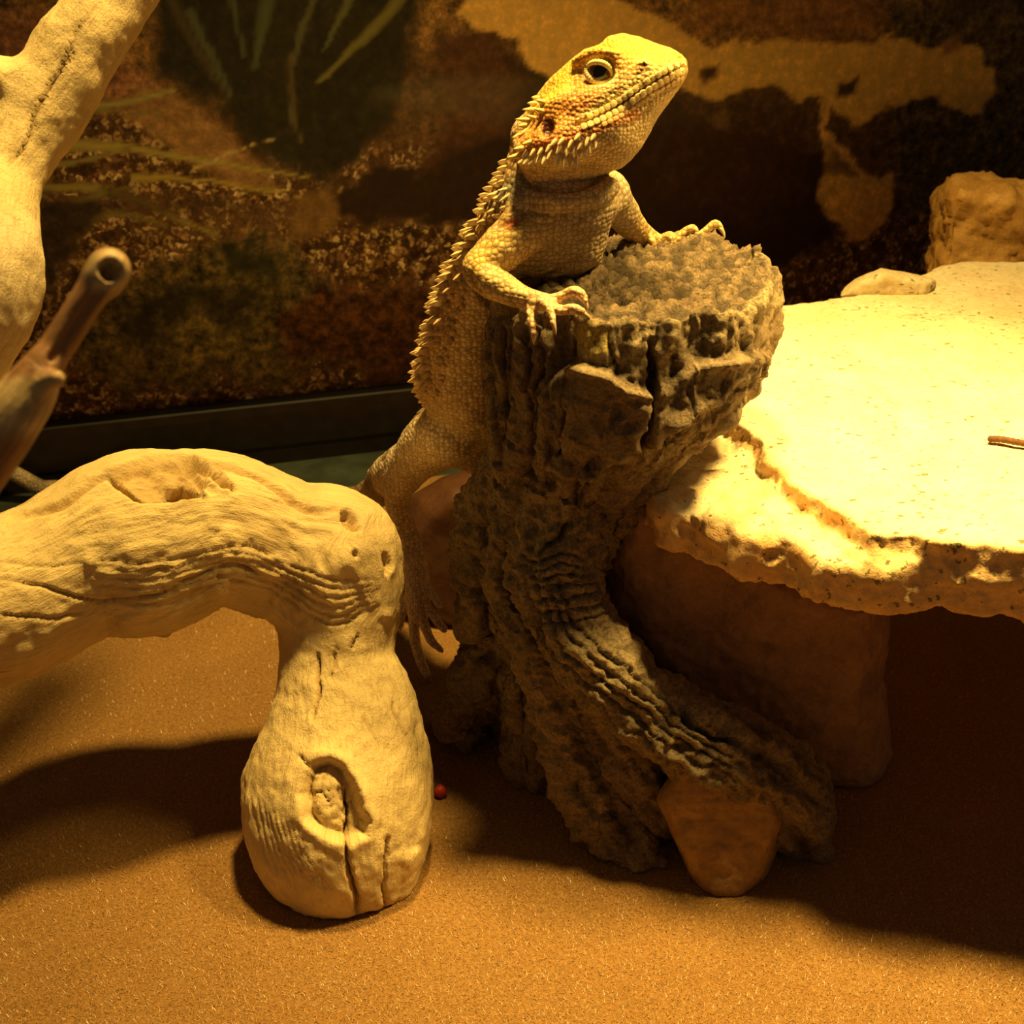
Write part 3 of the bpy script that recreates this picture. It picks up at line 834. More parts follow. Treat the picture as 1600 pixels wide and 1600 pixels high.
rock('support_rock', [([(932, 850), (940, 800), (968, 772), (1008, 755), (1060, 800), (1150, 850), (1260, 890), (1386, 935), (1378, 1060), (1392, 1200), (1388, 1310), (1300, 1335), (1230, 1290), (1120, 1200), (1000, 1050), (940, 930)],
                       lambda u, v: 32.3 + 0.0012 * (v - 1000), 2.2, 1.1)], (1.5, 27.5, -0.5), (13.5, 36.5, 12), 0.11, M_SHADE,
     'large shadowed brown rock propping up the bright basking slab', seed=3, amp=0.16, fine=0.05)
rock('foot_rock', [([(1030, 1250), (1065, 1185), (1200, 1195), (1225, 1290), (1198, 1365), (1160, 1405), (1130, 1428), (1095, 1390), (1052, 1310)], lambda u, v: np.interp(v, [1180, 1420], [28.0, 26.7]), 1.1, 0.28)],
     (3, 24.5, -0.5), (9, 29.5, 5), 0.08, M_ROCK, 'orange brown pointed stone wedged under the stump root', seed=9, amp=0.09, fine=0.03)
rock('corner_rock', [([(1456, 345), (1466, 300), (1488, 278), (1530, 280), (1600, 290), (1690, 300), (1760, 360), (1800, 640), (1760, 1000), (1480, 1000), (1440, 600)], lambda u, v: 54.0 + 0.0 * u, 3.2, 1.0)],
     (12, 48, -0.5), (32, 59.5, 19), 0.17, M_AMBER, 'angular amber rock standing behind the slab at the right edge', seed=12, amp=0.35, freq=0.5, fine=0.12)
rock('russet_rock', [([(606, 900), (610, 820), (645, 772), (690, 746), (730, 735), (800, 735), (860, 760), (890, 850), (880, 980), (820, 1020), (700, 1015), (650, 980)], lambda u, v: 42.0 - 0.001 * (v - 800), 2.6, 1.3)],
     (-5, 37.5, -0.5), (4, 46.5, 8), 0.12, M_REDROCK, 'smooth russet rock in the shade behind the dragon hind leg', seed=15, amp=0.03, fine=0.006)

# basking slab: two split layers of one stone
def prism(fd, poly_px, zref, z0, z1, rnd, k, wob=0.18, seed=0):
    P = np.array([atz(a, b, zref)[:2] for a, b in poly_px])
    lo = [P[:, 0].min() - 1, P[:, 1].min() - 1, z0 - 1]; hi = [P[:, 0].max() + 1, P[:, 1].max() + 1, z1 + 1]
    sl, g = fd.block(lo, hi)
    X, Y, Z = g
    x2, y2 = X[:, :, 0], Y[:, :, 0]
    q = np.stack([x2, y2, 0 * x2 + seed], -1)
    sd = poly_sd(x2 + wob * fbm(q * 0.9, 3, seed), y2 + wob * fbm(q * 0.9 + 31, 3, seed), P)
    a = sd[:, :, None] + rnd; b = np.abs(Z - (z0 + z1) / 2) - (z1 - z0) / 2 + rnd
    d = np.sqrt(np.maximum(a, 0) ** 2 + np.maximum(b, 0) ** 2) + np.minimum(np.maximum(a, b), 0) - rnd
    fd.union(sl, d.astype(np.float32), k)
fd = Field((2.5, 22.5, 8.8), (27, 51, 12.6), 0.105)
prism(fd, [(1185, 560), (1128, 642), (1180, 682), (1240, 752), (1312, 790), (1368, 832), (1460, 838), (1600, 850), (1850, 885), (2150, 700), (2050, 420), (1780, 402), (1600, 408), (1500, 408), (1455, 418), (1400, 444), (1330, 462), (1195, 478)], 11.7, 10.6, 11.7, 0.14, 0.25, 0.16, 4)
prism(fd, [(1185, 560), (1125, 650), (1060, 700), (1010, 738), (1003, 775), (1030, 812), (1110, 845), (1200, 868), (1290, 905), (1380, 915), (1480, 912), (1600, 925), (1850, 960), (2150, 750), (2050, 480), (1600, 440), (1330, 490), (1200, 510)], 10.5, 9.6, 11.0, 0.34, 0.5, 0.22, 8)
V, F = fd.mesh(1); N = normals(V, F)
u, v, _ = proj(V)
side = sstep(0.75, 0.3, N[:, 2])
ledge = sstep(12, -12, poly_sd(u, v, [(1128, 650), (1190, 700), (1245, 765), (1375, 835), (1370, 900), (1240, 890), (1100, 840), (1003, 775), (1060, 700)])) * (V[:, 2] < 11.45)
d = 0.035 * fbm(V * 0.8, 3, 5) + (0.16 * fbm(V * 1.1, 3, 6) + 0.06 * ridged(V * 2.6, 3, 7)) * np.maximum(side, ledge)
d += 0.012 * fbm(V * 6, 2, 9)
V = V + N * d[:, None]
for (cx, cy, cr_) in [(1138, 795, 9), (1155, 832, 8), (1272, 881, 7), (1345, 880, 8), (1120, 790, 6), (1400, 815, 5), (1515, 830, 5)]:
    pass
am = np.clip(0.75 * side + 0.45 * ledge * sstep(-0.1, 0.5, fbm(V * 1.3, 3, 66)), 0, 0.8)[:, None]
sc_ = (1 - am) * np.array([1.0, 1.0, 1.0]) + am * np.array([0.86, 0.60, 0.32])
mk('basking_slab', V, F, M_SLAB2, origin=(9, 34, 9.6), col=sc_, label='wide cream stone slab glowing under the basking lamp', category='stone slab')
rock('stone_chip', [([(1290, 476), (1310, 456), (1340, 435), (1378, 419), (1415, 426), (1465, 436), (1450, 480), (1380, 486)], lambda u, v: 45.2 + 0 * u, 1.3, 0.3)],
     (9, 43, 10), (20, 48, 15), 0.09, M_SLAB, 'thin pale stone flake lying on the far edge of the slab', seed=21, amp=0.06, fine=0.03, floor=11.6)

# small things
def lump(name, c, r, mat, label, cat, seed=0, amp=0.15):
    nu, nv = 14, 9; V = []
    for j in range(nv + 1):
        ph = math.pi * j / nv
        for i in range(nu):
            th = 2 * math.pi * i / nu
            V.append((math.sin(ph) * math.cos(th), math.sin(ph) * math.sin(th), math.cos(ph)))
    V = np.array(V); V = V * (1 + amp * fbm(V * 1.7 + seed, 2, seed))[:, None] * np.array(r) + np.array(c)
    F = [(j * nu + i, (j + 1) * nu + i, (j + 1) * nu + (i + 1) % nu, j * nu + (i + 1) % nu) for j in range(nv) for i in range(nu)]
    return mk(name, V, F, mat, origin=(c[0], c[1], c[2] - r[2]), label=label, category=cat)
p = atz(688, 1236, 0.2)
lump('food_pellet', (p[0], p[1], 0.2), (0.2, 0.2, 0.2), M_RED, 'small red food pellet on the carpet beside the driftwood leg', 'pellet', 2, 0.08)
# dried insect crumb: a little segmented husk
cr0 = atz(1548, 686, 11.85); cr1 = atz(1604, 692, 11.85)
fd = Field(np.minimum(cr0, cr1) - 0.5, np.maximum(cr0, cr1) + 0.5, 0.025)
for k_ in range(9):
    t = k_ / 8; c = cr0 + (cr1 - cr0) * t + np.array([0, 0.05 * math.sin(t * 5), 0])
    fd.ellipsoid(c, (0.085, 0.12 - 0.03 * abs(t - .5), 0.10), 0.02)
V, F = fd.mesh(1)
mk('dried_larva', V, F, M_CRUMB, origin=(cr0[0], cr0[1], 11.72), label='curled dry brown larva husk lying on the bright slab', category='insect')

# ------------------------------------------------------------------ resin stump
fd = Field((-3.6, 23.8, -0.5), (9.2, 36.2, 17.2), 0.068)
sl, (X, Y, Z) = fd.block((-3.6, 23.8, -0.5), (9.2, 36.2, 17.2))
zk = [0, 4, 6, 8, 10, 11.5, 12.7, 13.5, 15.0, 16.0, 17.2]
rk = [1.0, 1.15, 1.35, 1.6, 2.0, 2.55, 3.05, 3.42, 3.5, 3.5, 3.4]
ck = [1.0, 1.0, 1.0, 1.15, 1.5, 2.05, 2.55, 2.92, 3.0, 3.05, 3.05]
r = np.interp(Z, zk, rk); cx = np.interp(Z, zk, ck)
th = np.arctan2(Y - 31.2, X - cx)
lob = 0.75 * np.clip(np.cos(th - 0.75), 0, 1) ** 4 * sstep(12.5, 14.5, Z) + 0.10 * np.sin(7 * th + 1.1) + 0.07 * np.sin(13 * th + 0.4 * Z) + 0.05 * np.sin(23 * th + 0.7)
d = (np.hypot(X - cx, Y - 31.2) - r - lob) * 0.88
ztop = 16.35
d = np.maximum(d, Z - ztop)
fd.union(sl, d.astype(np.float32), 0)
st_ch = [
    [(800, 740, 42, 31.6), (775, 800, 46, 31.9), (760, 870, 40, 32.2), (758, 940, 30, 32.4), (768, 1010, 28, 32.5), (752, 1075, 34, 32.6), (716, 1125, 34, 33.2)],
    [(880, 740, 62, 30.9), (872, 830, 66, 29.9), (868, 900, 62, 29.3), (890, 970, 55, 28.8), (940, 1040, 52, 28.3), (1010, 1105, 55, 27.9), (1085, 1150, 60, 27.6), (1160, 1190, 62, 27.6), (1225, 1235, 60, 27.9), (1255, 1290, 52, 28.2), (1260, 1330, 48, 28.2)],
    [(805, 870, 30, 30.6), (808, 940, 26, 30.2), (835, 1010, 30, 29.5), (862, 1090, 34, 29.1), (890, 1170, 36, 28.7), (925, 1250, 40, 28.2), (970, 1320, 42, 27.7), (1015, 1365, 38, 27.2)],
    [(865, 900, 52, 30.6), (910, 1050, 52, 29.6), (980, 1170, 55, 28.9), (1030, 1250, 45, 28.5)],
    [(780, 1000, 40, 33.2), (800, 1090, 40, 33.4), (790, 1130, 30, 33.5)],
    [(1180, 400, 13, 32.6), (1187, 440, 14, 32.0), (1180, 480, 15, 31.2), (1176, 530, 16, 30.6)],
    [(770, 830, 28, 31.4), (750, 865, 24, 31.6), (742, 905, 18, 31.8), (750, 945, 16, 31.7), (738, 975, 12, 31.8)], [(775, 1010, 24, 32.0), (748, 1040, 22, 32.0), (732, 1085, 20, 32.1), (708, 1120, 20, 32.4), (725, 1140, 18, 32.4)],
]
st_c3 = [chain(c, 4) for c in st_ch]
for i, C in enumerate(st_c3): fd.chain(C, 0.45 if i < 5 else 0.12)
fd.floor_cut(0)
V, F = fd.mesh(1); N = normals(V, F); u, v, _ = proj(V); fc_ = facing(V, N, -0.05, 0.3)
trunk = np.stack([np.interp(np.linspace(0, 16, 24), zk, ck), np.full(24, 31.2), np.linspace(0, 16, 24), np.interp(np.linspace(0, 16, 24), zk, rk)], 1)
S, T, R = flow_coords(V, [trunk] + st_c3); fw = np.stack([S, R * np.cos(T), R * np.sin(T)], -1)
top = sstep(0.6, 0.9, N[:, 2]) * sstep(15.6, 16.1, V[:, 2])
sidew = 1 - top
disp = np.zeros(len(V)); dark = np.zeros(len(V)); WARP = (9 * fbm(V * 1.4, 3, 211), 9 * fbm(V * 1.4 + 40, 3, 212))
bark = ridged(fw * np.array([0.45, 1.7, 1.7]) + 0.35 * fbm(V * 1.2, 2, 3)[:, None], 4, 13)
disp += sidew * 0.13 * bark + 0.10 * fbm(V * 1.6, 3, 17) * sidew
rough_root = sstep(740, 800, v)
disp += rough_root * (0.10 + 0.10 * sstep(820, 770, u)) * (0.9 * ridged(V * np.array([1.5, 1.5, 1.9]), 3, 5) + 0.7 * (0.55 - worley(V * 3.1, 5))) * sidew
disp += sidew * 0.05 * fbm(V * 5.5, 2, 19)
# curled lumpy top
wl = worley(V * np.array([2.7, 2.3, 1.4]) + 0.9 * fbm(V * 1.3, 2, 8)[:, None], 4)
disp += top * (0.34 * (0.55 - wl) + 0.06 * np.sin(17 * wl + 3 * fbm(V * 1.2, 2, 12)) + 0.06 * fbm(V * 3.5, 2, 23) + 0.14 * fbm(V * 0.9, 2, 25))
# rim teeth
ths = np.arctan2(V[:, 1] - 31.2, V[:, 0] - 3.0)
rim = sstep(15.0, 16.0, V[:, 2]) * sidew
ph_ = 17 * ths + 2.5 * fbm(np.stack([ths * 3, 0 * ths, 0 * ths], -1), 2, 33)
disp += rim * 0.02 * np.sign(np.sin(ph_)) * np.abs(np.sin(ph_)) ** 0.5
# bark plates with curled upper lips, front
def plate(poly, h, lip):
    sd = poly_sd(u + 4 * fbm(V * 2.5, 2, 14), v + 4 * fbm(V * 2.5 + 7, 2, 15), poly)
    a = sstep(3, -5, sd) * fc_
    edge = np.exp(-((sd + 8) / 8.0) ** 2) * fc_
    global disp
    disp += h * a + lip * edge
plate([(868, 592), (885, 572), (920, 562), (955, 575), (985, 598), (1006, 605), (1000, 640), (985, 690), (930, 740), (870, 730), (868, 650)], 0.30, 0.14)
plate([(1022, 640), (1030, 610), (1065, 575), (1100, 556), (1150, 552), (1188, 545), (1180, 580), (1130, 610), (1070, 650), (1020, 690)], 0.18, 0.12)
plate([(770, 500), (815, 492), (870, 520), (865, 640), (850, 760), (780, 730), (768, 600)], 0.14, 0.05)
for pts, w, dp in [([(822, 500), (830, 560), (838, 650), (842, 740)], 5, .25), ([(800, 500), (802, 580), (812, 690)], 4, .18), ([(846, 510), (850, 600), (848, 700)], 4, .2), ([(1013, 530), (1010, 580), (1012, 640), (1000, 700)], 8, .4),
                   ([(955, 520), (958, 560), (964, 590)], 3, .12), ([(785, 500), (784, 600), (790, 700)], 4, .15), ([(902, 520), (900, 560)], 3, .1),
                   ([(905, 700), (900, 760), (880, 830), (840, 860)], 6, .2), ([(930, 740), (900, 800), (870, 850)], 4, .15)]:
    carve(pts, w, dp, 0.5)
# front root: hard ridges along its length, a knot at its bend
for off in (-34, -18, 0, 16, 32):
    carve([(845 + off * .9, 900), (868 + off * .9, 980 - off * .2), (925 + off * .5, 1050 - off * .7), (1000 + off * .3, 1110 - off * .9), (1080, 1160 - off), (1150, 1195 - off)], 3.5, 0.13, 0.45)
for k_ in range(7):
    carve([(822 + 5 * k_, 870 + 17 * k_), (860 + 6 * k_, 868 + 17 * k_), (905 + 6 * k_, 872 + 15 * k_)], 3, 0.12, 0.4)
carve([(1068, 1110), (1075, 1130), (1095, 1140), (1130, 1150), (1148, 1162)], 7, 0.35, 0.7)
carve([(800, 880), (815, 940), (845, 990)], 7, 0.3, 0.6)
V = V + N * disp[:, None]; V[:, 2] = np.maximum(V[:, 2], 0.0)
hi = sstep(-0.5, 1.0, bark)
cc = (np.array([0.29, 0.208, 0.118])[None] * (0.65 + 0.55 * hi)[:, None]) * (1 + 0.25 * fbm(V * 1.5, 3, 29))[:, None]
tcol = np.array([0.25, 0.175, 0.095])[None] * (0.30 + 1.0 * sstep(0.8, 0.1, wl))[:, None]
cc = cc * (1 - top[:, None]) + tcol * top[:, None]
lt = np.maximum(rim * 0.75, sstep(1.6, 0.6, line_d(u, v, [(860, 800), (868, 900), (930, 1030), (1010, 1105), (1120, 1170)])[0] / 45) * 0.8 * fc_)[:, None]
cc = cc * (1 - lt) + lt * np.array([0.45, 0.345, 0.19]) * (0.75 + 0.4 * hi)[:, None]  # pale rim and root ridge; rim lightened further in place of lamplight
chip = sstep(5, -4, poly_sd(u, v, [(902, 515), (925, 505), (952, 512), (950, 545), (930, 555), (905, 540)])) * fc_
cc = cc * (1 - chip[:, None]) + chip[:, None] * np.array([0.72, 0.55, 0.16])
cc = cc * (1 - 0.6 * dark[:, None])
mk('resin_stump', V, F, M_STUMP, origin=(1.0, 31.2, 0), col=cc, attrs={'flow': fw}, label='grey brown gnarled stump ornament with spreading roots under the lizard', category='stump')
# ------------------------------------------------------------------ bearded dragon
dragon = thing('bearded_dragon', (-1.2, 34.0, 0.0), 'yellow and orange bearded dragon climbing up the stump with raised head', 'lizard')
fd = Field((-5.4, 26.4, -0.25), (7.2, 41.2, 23.2), 0.06)
torso = [(800, 248), (763, 305), (738, 352), (718, 388), (696, 434), (676, 495), (659, 552), (651, 594), (656, 621), (668, 642), (686, 667), (704, 692), (740, 706), (782, 690), (792, 620), (794, 540), (815, 490), (870, 455), (905, 440), (938, 412), (948, 378), (956, 350), (966, 325), (962, 300), (950, 275), (900, 262), (840, 240)]
TY = lambda u, v: np.interp(v, [250, 350, 470, 600, 700], [31.2, 31.4, 32.4, 33.6, 34.6])
fd.inflate(torso, TY, 1.35, 1.15, 0.3)
# neck and throat roll
fd.chain(chain([(838, 215, 40, 31.3), (842, 262, 46, 31.2), (850, 310, 62, 31.2), (838, 352, 66, 31.4)], 3), 0.35)
fd.chain(chain([(800, 322, 13, 30.35), (835, 312, 18, 30.0), (880, 312, 20, 29.9), (925, 306, 19, 30.1), (955, 292, 14, 30.7)], 3), 0.22)
# head
head = [(970, 53), (1000, 56), (1020, 66), (1048, 75), (1066, 86), (1074, 98), (1075, 112), (1067, 128), (1045, 158), (1020, 196), (1000, 233), (987, 251), (970, 263), (940, 268), (895, 262), (850, 262), (818, 255), (808, 235), (818, 200), (826, 168), (838, 148), (862, 118), (897, 89), (914, 77), (937, 70), (950, 58)]
HY = lambda u, v: 31.05 - 0.0042 * (u - 850) - 0.0052 * (v - 160)
fd.inflate(head, HY, 1.28, 1.05, 0.22)
# gular pouch
fd.inflate([(815, 262), (850, 250), (930, 245), (975, 255), (952, 268), (912, 286), (880, 294), (845, 292), (820, 283)], lambda u, v: 30.75 + 0 * u, 1.05, 0.45, 0.18)
# brow ridge, cheek, lip
fd.chain(chain([(900, 98, 9, 30.3), (925, 86, 11, 30.1), (950, 84, 11, 29.95), (980, 90, 8, 30.0)], 3), 0.16)
fd.chain(chain([(862, 172, 20, 30.0), (900, 164, 22, 29.72), (940, 156, 18, 29.6), (975, 142, 13, 29.6)], 3), 0.3)
fd.chain(chain([(826, 235, 22, 29.95), (865, 226, 28, 29.5), (905, 216, 26, 29.35), (950, 200, 18, 29.4)], 3), 0.5)
# near arm
arm = chain([(868, 318, 46, 30.9), (838, 342, 42, 30.3), (800, 374, 38, 29.8), (765, 404, 31, 29.4), (748, 420, 27, 29.15), (762, 437, 26, 28.95), (786, 450, 23, 28.75), (812, 463, 19, 28.5), (832, 469, 16, 28.35), (852, 474, 15, 28.2)], 4)
fd.chain(arm, 0.22)
near_f = [[(834, 474, 10, 28.2), (829, 488, 8.5, 28.05), (831, 505, 7.5, 27.85), (833, 518, 6, 27.75)],
          [(850, 476, 10, 28.1), (858, 482, 8, 27.75), (862, 494, 7, 27.55), (864, 502, 5.5, 27.45)],
          [(858, 478, 10, 28.1), (876, 485, 8.5, 27.95), (895, 482, 8, 27.85), (910, 488, 6, 27.75)],
          [(860, 472, 10, 28.2), (878, 462, 8.5, 28.15), (895, 454, 8, 28.1), (908, 460, 7, 28.0), (914, 470, 5, 27.9)],
          [(835, 472, 8, 28.4), (826, 478, 6, 28.5)]]
near_cl = [(834, 538, 27.75), (869, 524, 27.4), (922, 498, 27.7), (919, 484, 27.8), None]
# far arm
farm = chain([(945, 305, 40, 32.3), (965, 325, 30, 33.0), (987, 352, 23, 33.8), (1010, 374, 19, 34.4), (1032, 386, 15, 34.7), (1052, 386, 13, 34.8)], 4)
fd.chain(farm, 0.25)
far_f = [[(1030, 384, 10, 34.6), (1042, 372, 8, 34.4), (1050, 370, 7, 34.25), (1052, 378, 5, 34.15)],
         [(1050, 384, 10, 34.7), (1066, 366, 8, 34.7), (1082, 356, 7.5, 34.65), (1089, 364, 5.5, 34.55)],
         [(1058, 386, 10, 34.8), (1085, 374, 8, 34.9), (1103, 360, 7, 34.95), (1117, 348, 7, 34.95), (1126, 356, 5, 34.9)],
         [(1012, 372, 9, 34.2), (1018, 374, 7, 33.9), (1022, 384, 5, 33.8)]]
far_cl = [(1053, 398, 34.1), (1095, 384, 34.5), (1132, 373, 34.85), (1025, 394, 33.8)]
# near hind leg
hleg = chain([(705, 672, 52, 34.4), (672, 690, 44, 35.2), (645, 722, 35, 36.0), (626, 752, 27, 36.6), (620, 778, 21, 36.9), (628, 812, 19, 37.2), (639, 850, 21, 37.3), (650, 888, 19, 37.1), (652, 925, 19, 36.8), (652, 955, 16, 36.6)], 4)
fd.chain(hleg, 0.25)
hind_f = [[(664, 915, 9, 36.8), (676, 930, 7, 36.6), (686, 946, 6, 36.4)],
          [(660, 935, 9, 36.7), (672, 955, 7, 36.4), (684, 972, 6.5, 36.2), (694, 983, 5.5, 36.1)],
          [(655, 950, 10, 36.6), (664, 980, 8, 36.3), (674, 1002, 7, 36.1), (688, 1015, 5.5, 36.0)],
          [(648, 955, 10, 36.6), (647, 985, 8.5, 36.5), (651, 1012, 8, 36.4), (658, 1036, 7.5, 36.2), (668, 1055, 6, 36.1)],
          [(640, 930, 9, 36.9), (628, 955, 7, 36.9), (625, 978, 6, 36.8)]]
hind_cl = [(689, 951, 36.35), (698, 988, 36.05), (693, 1020, 35.95), (676, 1068, 36.0), (626, 986, 36.75)]
# hidden leg behind the stump, pelvis, tail root
fleg = chain([(735, 690, 46, 35.6), (785, 730, 32, 36.6), (805, 800, 22, 37.2), (800, 880, 18, 37.0), (795, 950, 16, 36.6)], 4)
fd.chain(fleg, 0.3)
tail_px = [(700, 690, 40, 35.6), (650, 715, 36, 37.2), (605, 745, 30, 39.0), (585, 770, 26, 40.2), (530, 800, 24, 42.2), (440, 822, 22, 44.8), (330, 830, 19, 47.4), (210, 816, 16, 49.2), (120, 790, 14, 50.2), (70, 766, 13, 50.4), (20, 738, 12, 50.4), (-40, 705, 11, 50.2), (-120, 670, 8, 49.4), (-220, 640, 4, 48.2)]
tail = chain(tail_px, 6); tail[:, 2] = np.maximum(tail[:, 2], tail[:, 3] + 0.03)
fd.chain(tail[:16], 0.25)
for fs in (near_f, far_f, hind_f):
    for f_ in fs: fd.chain(chain(f_, 3), 0.06)
# eye socket, ear, nostril
def on_face(u, v, Y): return at(u, v, Y)
EYE = at(936, 113, 29.9)
def ray_surface(fd, u, v, y0=26.8, y1=33):
    for Y in np.arange(y0, y1, 0.02):
        p = at(u, v, Y); i = ((p - fd.lo) / fd.h).astype(int)
        if (i < 0).any() or (i >= fd.n).any(): continue
        if fd.F[tuple(i)] < 0.03: return p
    return at(u, v, y1)
pe = ray_surface(fd, 936, 113); EYE = at(936, 113, pe[1] + 0.22)
fd.ellipsoid(at(936, 114, pe[1]), (0.37, 0.30, 0.29), 0.12, 'cut')
per = ray_surface(fd, 856, 198); fd.ellipsoid(per, (0.16, 0.20, 0.27), 0.07, 'cut')
pn = ray_surface(fd, 1006, 103); fd.ellipsoid(pn, (0.17, 0.10, 0.16), 0.08); fd.ellipsoid(at(1006, 103, pn[1] - 0.10), (0.055, 0.12, 0.055), 0.03, 'cut')
V, F = fd.mesh(1); N = normals(V, F)
u, v, dep = proj(V); fc_ = facing(V, N)
disp = np.zeros(len(V)); dark = np.zeros(len(V))
# mouth line with lip scales on either side
mouth = spline(np.array([(1074, 104), (1057, 108), (1036, 120), (1001, 141), (976, 159), (953, 172), (921, 187), (897, 195)], float), 6)
d, S, L = line_d(u, v, mouth)
P2 = np.array(mouth); below = np.interp(u, P2[::-1, 0], P2[::-1, 1]) < v
onh = (sstep(300, 280, v) * sstep(880, 905, u)) * fc_
disp -= 0.10 * np.exp(-(d / 2.2) ** 2) * onh; dark = np.maximum(dark, 0.7 * np.exp(-(d / 1.8) ** 2) * onh)
for lo, hi_, pitch, amp in [(2, 13, 11.5, 0.05), (13, 22, 10.0, 0.035), (22, 31, 9.0, 0.03)]:
    band = sstep(lo, lo + 2.5, d) * sstep(hi_, hi_ - 2.5, d) * onh
    disp += amp * band * np.abs(np.sin(np.pi * (S + lo * 0.7) / pitch)) ** 0.5
    gap = band * (np.abs(np.sin(np.pi * (S + lo * 0.7) / pitch)) < 0.22)
    dark = np.maximum(dark, 0.45 * gap); dark = np.maximum(dark, 0.35 * np.exp(-((d - hi_) / 1.2) ** 2) * onh)
# folds
WARP = (0, 0)
carve([(812, 268), (822, 287), (850, 296), (885, 298), (915, 290), (955, 270)], 5, 0.12, 0.5)
carve([(770, 312), (800, 302), (830, 300), (870, 312), (905, 318), (945, 308), (965, 296)], 6, 0.0, 0.12)
carve([(800, 328), (815, 330), (860, 336), (900, 336), (940, 326)], 4, 0.06, 0.25)
carve([(760, 352), (790, 345), (815, 338), (822, 330)], 9, 0.16, 0.35)
carve([(735, 430), (752, 462), (772, 480), (800, 486)], 7, 0.10, 0.3)
carve([(905, 405), (870, 425), (838, 440), (815, 432)], 6, 0.08, 0.3)
WARP = (0, 0)

disp += 0.03 * fbm(V * 1.6, 3, 91)
# lid rings
el = np.hypot(((u - 936) * .93 + (v - 113) * .36) / 25.0, (-(u - 936) * .36 + (v - 113) * .93) / 19.5)
disp -= 0.02 * np.exp(-((el - 1.25) / .14) ** 2) * fc_ * (v < 150)
V = V + N * disp[:, None]
V[:, 2] = np.maximum(V[:, 2], 0.04)
u, v, dep = proj(V)
# skin colours
def mixc(c, a, colr): return c * (1 - a[:, None]) + a[:, None] * np.array(colr)
nz1 = fbm(V * 1.5, 3, 101); nz2 = fbm(V * 4.0, 2, 103)
su = np.clip((250 - v) / 200, 0, 1)
sk = np.tile(np.array([0.66, 0.53, 0.33]), (len(V), 1))
# back and flank darker, mottled
backline = [(826, 168), (812, 220), (800, 248), (763, 305), (738, 352), (718, 388), (696, 434), (676, 495), (659, 552), (651, 594)]
bd, bs, bl = line_d(u, v, backline)
bk = sstep(70, 12, bd) * sstep(170, 260, v)
sk = mixc(sk, bk * 0.85, (0.45, 0.25, 0.09)); sk = mixc(sk, bk * sstep(0.0, 0.5, nz2) * 0.6, (0.66, 0.47, 0.2))
sk = mixc(sk, sstep(520, 660, v) * sstep(800, 720, v) * 0.45, (0.46, 0.33, 0.19))
# neck side bluish
nk = sstep(10, -14, poly_sd(u, v, [(800, 262), (815, 275), (830, 295), (790, 325), (762, 335), (775, 300)])) * fc_
sk = mixc(sk, nk * 0.75, (0.34, 0.36, 0.28))
# chest and throat tan
ch = sstep(20, -20, poly_sd(u, v, [(830, 320), (960, 300), (950, 380), (935, 420), (860, 440), (830, 400)]))
sk = mixc(sk, ch * 0.5, (0.62, 0.49, 0.30))
# arms yellow on the outside
ad = line_d(u, v, [(830, 350), (800, 374), (748, 420), (786, 450), (832, 469), (900, 470)])[0]
ar = sstep(55, 22, ad) * (V[:, 1] < 30.6)
sk = mixc(sk, ar * 0.75, (0.76, 0.57, 0.22)); sk = mixc(sk, ar * sstep(4, -12, poly_sd(u, v, [(730, 400), (800, 345), (830, 350), (790, 380), (760, 415), (740, 430)])) * 0.8, (0.80, 0.55, 0.10))
sk = mixc(sk, sstep(800, 850, u) * sstep(440, 455, v) * sstep(560, 530, v) * (V[:, 1] < 29), (0.80, 0.55, 0.33))
fa = (V[:, 1] > 33.0) & (u > 955) & (v < 410)
sk = mixc(sk, fa * 0.7, (0.68, 0.48, 0.16))
sk = mixc(sk, sstep(6, -6, poly_sd(u, v, [(786, 350), (806, 340), (812, 350), (795, 360)])) * fc_ * 0.8, (0.62, 0.14, 0.05))
# hind leg grey-beige, its skin paled in place of bounced light, tail brown banded
hl = sstep(640, 690, v) * sstep(720, 690, u)
sk = mixc(sk, hl * 0.9, (0.86, 0.74, 0.54))
# head
hd = sstep(12, -6, poly_sd(u, v, head)) * (V[:, 1] < 33)
sk = mixc(sk, hd, (0.82, 0.58, 0.20))
low = hd * sstep(-14, 22, np.where(below | (u < 897), d, -d) - 14) * sstep(885, 905, u)
sk = mixc(sk, low * 0.75, (0.74, 0.58, 0.34))
topy = hd * sstep(22, -22, poly_sd(u, v, [(830, 165), (865, 120), (900, 88), (950, 56), (1000, 54), (1074, 92), (1030, 98), (985, 95), (950, 92), (915, 98), (890, 130), (850, 170)]))
sk = mixc(sk, topy * 0.9, (0.88, 0.66, 0.06))
pale = hd * sstep(10, -8, poly_sd(u, v, [(915, 155), (950, 150), (1000, 125), (1060, 100), (1070, 115), (1000, 165), (940, 185), (905, 188), (895, 170)]))
sk = mixc(sk, pale * 0.6, (0.86, 0.70, 0.32))
jaw = hd * sstep(6, -10, poly_sd(u, v, [(812, 250), (860, 238), (930, 215), (960, 220), (925, 245), (880, 262), (820, 265)]))
sk = mixc(sk, jaw * 0.7, (0.88, 0.74, 0.42))
streaks = 0.5 + 0.5 * np.sin((0.55 * (u - 850) + 0.9 * (v - 170)) * 0.42 + 1.6 * fbm(V * 2.5, 2, 107))
